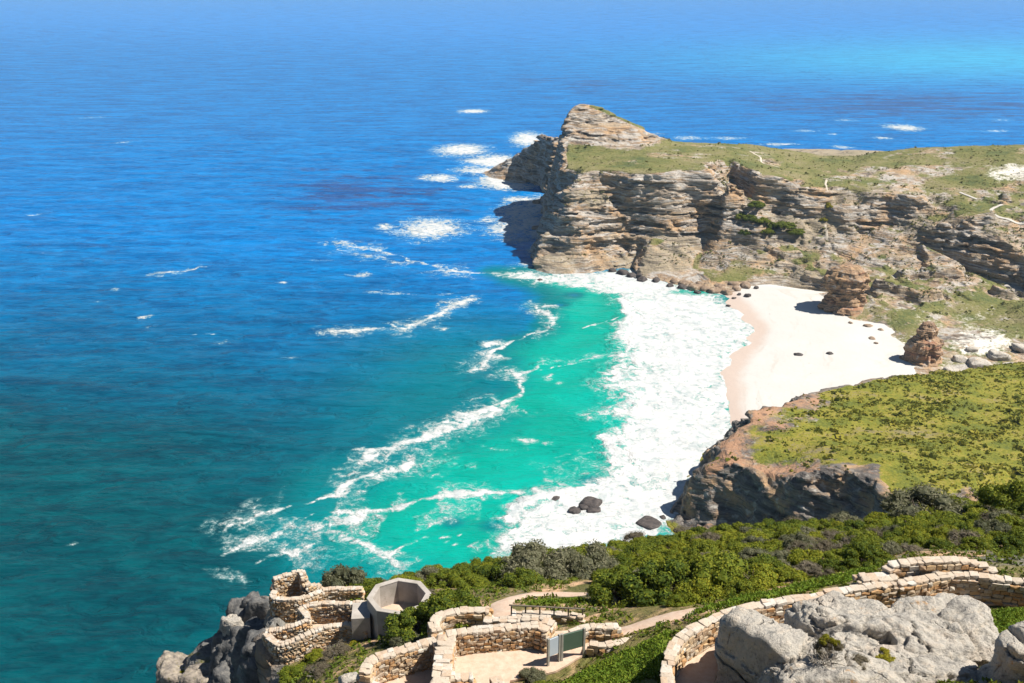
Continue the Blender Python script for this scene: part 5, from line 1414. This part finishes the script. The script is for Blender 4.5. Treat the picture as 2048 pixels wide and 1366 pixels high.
G = 'shrubs of the near slope'
def shrub_px(px, py, c, kind, rpx, hfac, label, group=None):
    "shrub whose middle shows at this pixel, standing on the ground there"
    P = atc(px, py, c); rad = rpx * c / FPX
    z = gz(P.x, P.y)
    return shrub(P.x, P.y, z - 0.1, kind, rad, max(0.3, rad * hfac), label, group)
placed = []
def notable(px, py, c, kind, rpx, hfac, label):
    o = shrub_px(px, py, c, kind, rpx, hfac, label); placed.append((o.location.x, o.location.y, rpx * c / FPX * 0.8)); return o
notable(686, 1150, 66, 'grey', 58, 1.25, 'large rounded grey green bush standing alone behind the outermost lookout')
notable(905, 1222, 53, 'dark', 62, 1.0, 'big green shrub growing against the octagonal concrete post')
notable(835, 1245, 53, 'dark', 62, 0.9, 'dark green shrub left below the octagonal post')
notable(810, 1262, 52, 'grey', 40, 0.7, 'low silvery shrub in front of the octagonal post')
notable(1340, 1200, 53, 'dark', 90, 0.9, 'tallest dark green shrub behind the right hand sandy path')
notable(1440, 1185, 53, 'dark', 80, 0.85, 'tall dark shrub just left of the long curving wall')
notable(1245, 1205, 54, 'dark', 66, 0.95, 'dark upright shrub right of the railing wall')
notable(1515, 1170, 52, 'lime', 58, 0.9, 'bright green shrub tucked behind the long curving wall')
notable(1080, 1150, 66, 'grey', 80, 0.95, 'wide grey brown thicket behind the sandy path')
notable(1165, 1145, 66, 'grey', 72, 0.95, 'grey thicket right of the wide grey brown one')
notable(1850, 1020, 78, 'grey', 92, 0.85, 'biggest olive grey bush on the right of the crest')
notable(2030, 1015, 74, 'dark', 66, 1.1, 'dark bush at the right edge of the crest')
notable(2020, 1075, 63, 'grey', 52, 0.7, 'silvery bush near the right edge behind the lookout wall')
notable(672, 1312, 54, 'dry', 34, 0.9, 'pale leafless bush below the bastion wall')
notable(700, 1275, 55, 'yellow', 20, 0.9, 'bright yellow green bush against the bastion wall')
notable(632, 1312, 55, 'lime', 22, 0.9, 'lime green bush at the foot of the bastion wall')
notable(590, 1352, 54, 'lime', 36, 0.7, 'low olive bush at the bottom of the cliff edge')
notable(640, 1362, 52, 'dry', 34, 0.6, 'dry brown bush at the bottom edge near the cliff')
notable(1062, 1340, 44.5, 'grey', 30, 1.0, 'round grey green bush in front of the signs')
notable(1030, 1362, 43.5, 'lime', 26, 0.7, 'small olive shrub at the bottom edge under the round bush')
notable(1085, 1362, 43, 'dark', 30, 0.6, 'dark low shrub at the bottom edge below the signs')
notable(955, 1262, 48.5, 'dark', 24, 0.8, 'green shrub overhanging the left of the planted bed')
notable(1005, 1256, 48, 'grey', 24, 0.6, 'feathery shrub in the middle of the planted bed')
notable(1055, 1252, 48, 'lime', 18, 0.6, 'small shrub at the right of the planted bed')
notable(930, 1268, 48, 'dark', 22, 0.8, 'shrub between the crescent wall and the planted bed')
notable(1610, 1090, 62, 'dry', 40, 0.8, 'purplish dry bush in the scrub above the curving wall')
notable(1690, 1120, 57, 'dry', 36, 0.9, 'dry brown bush left of the square pier')
notable(1725, 1118, 56, 'dark', 40, 1.0, 'dark bush behind the square pier')
notable(860, 1172, 62, 'dry', 20, 1.2, 'pale dry bush behind the octagonal post')
notable(1770, 1222, 41.5, 'yellow', 22, 0.9, 'yellow green tuft between pier wall and boulders')
# the scrub: individuals filled in where the ground is free
no_go = []
for k, (zf, pl) in FLOORS.items():
    no_go.append(np.array([[*at(x, y, zf)[:2]] for x, y in pl]))
ZONES = [  # (outline px, kinds with weights, radius range, label, group)
    ([(640, 1185), (760, 1160), (900, 1150), (1000, 1128), (1200, 1094), (1400, 1066), (1600, 1048), (1800, 1030), (2048, 1000), (2090, 1000), (2090, 1040), (1900, 1060), (1600, 1085), (1400, 1105), (1200, 1140), (1010, 1180), (860, 1180), (740, 1200), (660, 1205)], (('dark', 5), ('lime', 6), ('grey', 2), ('dry', 2)), (0.9, 1.7), 0.75),
    ([(1180, 1150), (1400, 1105), (1600, 1085), (1900, 1060), (2090, 1040), (2090, 1110), (1900, 1098), (1780, 1112), (1700, 1140), (1560, 1178), (1480, 1190), (1400, 1205), (1330, 1215), (1200, 1205)], (('dark', 5), ('lime', 5), ('grey', 2), ('dry', 3)), (0.7, 1.35), 0.85),
    ([(750, 1205), (860, 1185), (1000, 1180), (980, 1215), (880, 1218), (860, 1260), (820, 1290), (760, 1300), (745, 1270)], (('dark', 6), ('lime', 2), ('grey', 2)), (0.7, 1.2), 0.85),
    ([(640, 1205), (700, 1185), (745, 1195), (740, 1202), (660, 1204)], (('dark', 4), ('lime', 4)), (0.5, 0.8), 0.7),
    ([(600, 1325), (640, 1290), (720, 1268), (800, 1285), (860, 1280), (740, 1310), (700, 1366), (580, 1372)], (('lime', 4), ('dry', 3), ('grey', 2), ('yellow', 2)), (0.35, 0.7), 0.8),
]
LB = {'dark': 'dark green shrub in the dense scrub of the near slope', 'lime': 'light green shrub in the dense scrub of the near slope', 'grey': 'grey green shrub in the dense scrub of the near slope', 'dry': 'dry brown shrub in the dense scrub of the near slope', 'yellow': 'small yellow green shrub on the slope by the cliff'}
LB2 = {'lime': 'small green shrub on the rocky bank by the cliff', 'dry': 'small dry shrub on the rocky bank by the cliff', 'grey': 'small grey shrub on the rocky bank by the cliff', 'yellow': 'small yellow green shrub on the rocky bank by the cliff'}
nshrub = 0
for zi, (pl, kinds, (r0, r1), hf) in enumerate(ZONES):
    names = [k for k, w in kinds for _ in range(w)]
    xs = [];
    got = 0
    for tr in range(9000):
        if got > 150 or nshrub > 290: break
        px = random.uniform(min(p[0] for p in pl), max(p[0] for p in pl)); py = random.uniform(min(p[1] for p in pl), max(p[1] for p in pl))
        if not in_poly(np.array([px]), np.array([py]), pl)[0]: continue
        # find the ground under this line of sight
        d = ray(px, py)
        cs_ = np.arange(36, 125, 0.5)
        gx, gy, gzv = d.x * cs_, d.y * cs_, CAM_H + d.z * cs_
        hit = np.nonzero(gzv < RN(gx, gy))[0]
        if not len(hit): continue
        c = cs_[hit[0]]; x, y = d.x * c, d.y * c
        rad = random.uniform(r0, r1)
        if any((x - a) ** 2 + (y - b) ** 2 < (0.62 * (rad + q)) ** 2 for a, b, q in placed): continue
        bad = False
        for poly in no_go:
            if in_poly(np.array([x]), np.array([y]), poly)[0] or seg_dist(np.array([x]), np.array([y]), list(poly) + [poly[0]])[0][0] < rad * 0.8 + 0.3: bad = True; break
        if bad: continue
        k = random.choice(names)
        placed.append((x, y, rad)); got += 1; nshrub += 1
        where = ['along the crest above the surf', 'behind the long curving wall', 'around the octagonal post', 'beside the outermost lookout', 'on the rocky bank by the cliff'][zi]
        third = '' if zi > 1 else (' left of the tall dark shrubs' if px < 1190 else ' in the middle of the slope' if px < 1600 else ' toward the right edge')
        lab = {'dark': 'dark green', 'lime': 'light green', 'grey': 'grey green', 'dry': 'dry brown', 'yellow': 'yellow green'}[k] + ' shrub ' + where + third
        shrub(x, y, gz(x, y) - 0.15, k, rad, rad * hf * random.uniform(0.8, 1.3), lab, lab.replace(' shrub ', ' shrubs '))
# dead branching bush on the boulders
P = on_boulder(1640, 1322, 37.2)
o = empty('dry_bush', (P.x, P.y, P.z - 0.12)); tag(o, 'dry bush with bare forked twigs growing between the boulders', 'bush')
b = obj('twig', twig_mesh(77, 1.1, 1.3, 9, 0.028), o); f = obj('foliage', KIND['dry'][0], o, Vector((0.35, 0.2, 0.25))); f.scale = (0.55, 0.5, 0.75)
f = obj('foliage', KIND['yellow'][0], o, Vector((0.35, 0.3, 0.65))); f.scale = (0.35, 0.3, 0.4)
o = shrub_px(1770, 1305, 37.6, 'yellow', 22, 0.5, 'yellow green cushion plant in the crack between boulders'); o.location = on_boulder(1770, 1308, 37.6) - Vector((0, 0, 0.12))
o = shrub_px(1715, 1316, 37.4, 'dry', 26, 0.5, 'brown cushion plant under the squared block of rock'); o.location = on_boulder(1715, 1322, 37.4) - Vector((0, 0, 0.12))

# ------------------------------------------------------------------ ground cover nobody could count
def cover(name, label, pts, mat, rad, n_leaf, asp, seed, hfac=0.7, jit=0.8):
    "pts (N,3); each gets a clump of n_leaf leaf faces; rad (N,)"
    r = np.random.default_rng(seed); n = len(pts)
    D = r.normal(0, 1, (n, n_leaf, 3)); D[..., 2] = np.abs(D[..., 2]) + 0.15; D /= np.linalg.norm(D, axis=2, keepdims=True)
    P = pts[:, None, :] + D * (rad * 0.75)[:, None, None] * np.array([1, 1, hfac])
    rr = np.repeat(rad, n_leaf)
    V, F = leaf_quads(P.reshape(-1, 3), D.reshape(-1, 3), 1.0, asp, r, jit)
    ctr = np.repeat(P.reshape(-1, 3), 4, 0)
    V = ctr + (V - ctr) * np.repeat(rr, 4)[:, None]
    rn = np.repeat(np.repeat(r.random(n), n_leaf) * 0.75 + r.random(n * n_leaf) * 0.25, 4)
    o = obj(name, mk_mesh(name, V, F, mat, False, {'rnd': rn}))
    return tag(o, label, None, None, 'stuff')
# near
n = 34000
x = rng.uniform(-22, 40, n); y = rng.uniform(24, 96, n)
z = RN(x, y); g = RN(x, y, gN)
ppx, ppy, _ = proj(np.stack([x, y, z], 1))
ok = (g < 1.1) & (ppx > 545) & (ppx < 2150) & (ppy < 1420)
for poly in no_go: ok &= ~in_poly(x, y, poly.tolist()) & (seg_dist(x, y, poly.tolist() + [poly[0].tolist()])[0] > 0.35)
for pl in (smooth_line([at(*p) for p in [(1020, 1228, 178.8), (1000, 1212, 177.6), (1030, 1198, 176.6), (1090, 1190, 176.2), (1165, 1192, 176.6)]], 0.5), smooth_line([at(*p) for p in [(1150, 1278, 181), (1240, 1264, 181), (1320, 1248, 181.2), (1400, 1226, 181.6), (1460, 1210, 181.6)]], 0.5)):
    ok &= seg_dist(x, y, pl)[0] > 0.75
inner = np.array([[*at(px, py, 184)[:2]] for px, py in [(1345, 1390), (1345, 1310), (1370, 1280), (1420, 1250), (1500, 1225), (1660, 1200), (1790, 1185), (1790, 1230), (1650, 1240), (1480, 1300), (1400, 1400)]])
ok &= ~in_poly(x, y, inner.tolist())
ok &= (fbm(x / 2.2, y / 2.2, 0, 3) > -0.42)
pts = np.stack([x, y, z], 1)[ok]
cover('ground_cover', 'low green succulent and grass cover between shrubs and walls', pts, M_leaf_ground, rng.uniform(0.11, 0.29, len(pts)), 7, 0.5, 3)
# lush banks
gp = []
for pl, n in (([(1200, 1300), (1260, 1285), (1340, 1262), (1330, 1300), (1320, 1400), (1100, 1400), (1080, 1372), (1130, 1338)], 5200), ([(1960, 1235), (1990, 1212), (2060, 1206), (2120, 1210), (2120, 1300), (2060, 1290), (1990, 1330), (1960, 1350)], 3800), ([(1500, 1172), (1600, 1150), (1700, 1128), (1760, 1120), (1700, 1165), (1560, 1190), (1420, 1222), (1380, 1235), (1400, 1215)], 2600), ([(1070, 1205), (1160, 1200), (1170, 1214), (1060, 1218)], 700)):
    poly = np.array([[*at(a, b, 182.4 if a < 1400 else 184.6)[:2]] for a, b in pl]) if pl[0][0] != 1070 else np.array([[*at(a, b, 178)[:2]] for a, b in pl])
    if pl[0][0] == 1500: poly = np.array([[*at(a, b, 182)[:2]] for a, b in pl])
    bx = rng.uniform(poly[:, 0].min(), poly[:, 0].max(), n * 3); by = rng.uniform(poly[:, 1].min(), poly[:, 1].max(), n * 3)
    k = in_poly(bx, by, poly.tolist())
    for fp in no_go: k &= ~in_poly(bx, by, fp.tolist())
    bx, by = bx[k][:n], by[k][:n]
    gp.append(np.stack([bx, by, RN(bx, by)], 1))
gp = np.concatenate(gp)
cover('grass', 'fresh green grass and succulents on the banks beside the walls', gp, M_leaf_grass, rng.uniform(0.13, 0.28, len(gp)), 8, 0.28, 13, 0.9, 1.1)
# hillside
n = 36000
x = rng.uniform(60, 330, n); y = rng.uniform(285, 515, n)
z = RM(x, y); g = RM(x, y, gM)
dr = np.minimum(seg_dist(x, y, mid_rim)[0], seg_dist(x, y, mid_far[:3])[0])
pr = np.where(dr < 14, 0.18, 0.9) * (0.25 + 0.75 * sstep(-0.25, 0.35, fbm(x / 14, y / 14, 4, 4)))
ok = (g < 0.75) & (rng.random(n) < pr) & (z > 8)
pts = np.stack([x, y, z], 1)[ok]
cover('hillside_scrub', 'low mixed scrub over the grassy hillside', pts, M_leaf_hill, rng.gamma(1.0, 0.42, len(pts)) + 0.26, 7, 0.85, 5, 0.36)
# tufts on the sunlit ledge
for a_, (dx, dy, dz, r_) in enumerate([(0.4, -0.5, 4.9, 0.8), (-0.9, 0.2, 4.7, 0.6)]):
    shrub(-26.6 + dx, 69.8 + dy, 151.4 + dz, 'yellow', r_, 0.45, ['larger yellow green tuft on the sunlit rock ledge', 'smaller yellow green tuft on the sunlit rock ledge'][a_], None)
# headland slopes and plateau
n = 60000
x = rng.uniform(20, 520, n); y = rng.uniform(560, 960, n)
z = RF(x, y); g = RF(x, y, gF)
ppx, ppy, _ = proj(np.stack([x, y, z], 1))
dens = np.where(g > 0.28, 0.85, 0.15) * (0.35 + 0.65 * sstep(-0.3, 0.4, fbm(x / 25, y / 25, 4, 3)))
dens = np.where(ppx > 1640, dens * 1.5, dens)
ok = (g < 1.05) & (z > 6) & (ppx > 1120) & (ppx < 2120) & (rng.random(n) < dens) & ~((ppx < 1380) & (z > 70))
pts = np.stack([x, y, z], 1)[ok]
cover('headland_scrub', 'sparse scrub over headland plateau and slopes', pts, M_leaf_far, rng.gamma(1.3, 0.32, len(pts)) + 0.2, 6, 0.85, 6, 0.6)
# bright shrubs one can pick out on the headland
def far_shrub(px, py, D, rad, hgt, kind, label, group=None):
    P = atd(px, py, D); z = float(RF(np.array([P.x]), np.array([P.y]))[0])
    return shrub(P.x, P.y, z - 0.3, kind, rad, hgt, label, group)
far_shrub(1658, 415, 755, 5.5, 6, 'yellow', 'bright yellow green bush in the gully beside the footpath')
far_shrub(1648, 436, 748, 3.5, 3.5, 'yellow', 'smaller yellow green bush below the bright one in the gully')
for i, (px, py) in enumerate([(1482, 440), (1500, 446), (1522, 450), (1545, 452), (1570, 456), (1592, 462), (1510, 436), (1490, 455), (1535, 460)]):
    far_shrub(px, py, 762 - (py - 430) * 0.75, random.uniform(5, 8), 4.5, 'dark', 'dark green bush in the thicket under the headland cliff', 'bushes under the headland cliff')
# footpath and boardwalks on the headland
ground_path('path', [atd(*p) for p in [(1655, 345, 790), (1652, 372, 768), (1668, 405, 757), (1664, 425, 750), (1652, 440, 744), (1656, 470, 730)]], 1.6, M_path, 'pale footpath dropping through the gully', 0.25, RF)
ground_path('path', [atd(*p) for p in [(1500, 302, 885), (1520, 315, 860), (1525, 325, 838), (1560, 330, 822)]], 1.6, M_path, 'pale footpath crossing the headland plateau', 0.25, RF)
ground_path('boardwalk', [atd(*p) for p in [(2060, 440, 706), (2010, 432, 710), (1985, 422, 717), (1985, 412, 724), (2005, 404, 731)]], 2.2, M_board, 'curved boardwalk on the right hand spur', 0.5, RF)
ground_path('boardwalk', [atd(*p) for p in [(1955, 398, 742), (1935, 388, 750), (1920, 380, 756)]], 1.8, M_board, 'short boardwalk bend above the right hand cliff', 0.5, RF)

# wrack of dried kelp left along the tide lines
n = 5000
x = rng.uniform(60, 320, n); y = rng.uniform(420, 720, n); zb_ = RB(x, y)
ppx, ppy, _ = proj(np.stack([x, y, zb_], 1))
ok = ((np.abs(zb_ - 1.35 - 0.25 * fbm(x / 20, y / 20, 1, 2)) < 0.05) | (np.abs(zb_ - 2.6 - 0.4 * fbm(x / 20, y / 20, 3, 2)) < 0.05) | (rng.random(n) < 0.03)) & (zb_ > 0.6) & (zb_ > RF(x, y) + 0.2) & (zb_ > RM(np.clip(x, mx0, mx0 + md * (mnx - 2)), np.clip(y, my0, my0 + md * (mny - 2))) + 0.2) & (fbm(x / 9, y / 9, 6, 2) > -0.1)
pts = np.stack([x, y, zb_ + 0.02], 1)[ok]
if len(pts): cover('kelp_wrack', 'scattered dark dried kelp along the beach tide lines', pts, M_leaf_dry, rng.uniform(0.12, 0.38, len(pts)), 4, 0.5, 17, 0.25, 0.4)

# ================================================================== HAZE
bm = bmesh.new()
box_bm(bm, Vector((1500, 24500, 123)), (30000, 51000, 250))
hz_m = bpy.data.materials.new('haze'); hz_m.use_nodes = True
hn = hz_m.node_tree; hn.nodes.clear()
ho = hn.nodes.new('ShaderNodeOutputMaterial'); hv = hn.nodes.new('ShaderNodeVolumePrincipled')
hv.inputs['Color'].default_value = (0.50, 0.75, 1.0, 1); hv.inputs['Density'].default_value = 0.000045; hv.inputs['Anisotropy'].default_value = 0.0
hn.links.new(hv.outputs[0], ho.inputs['Volume'])
hz_o = obj('haze', bm_mesh('haze', bm, hz_m)); tag(hz_o, 'thin sea air over the whole bay', None, None, 'stuff')
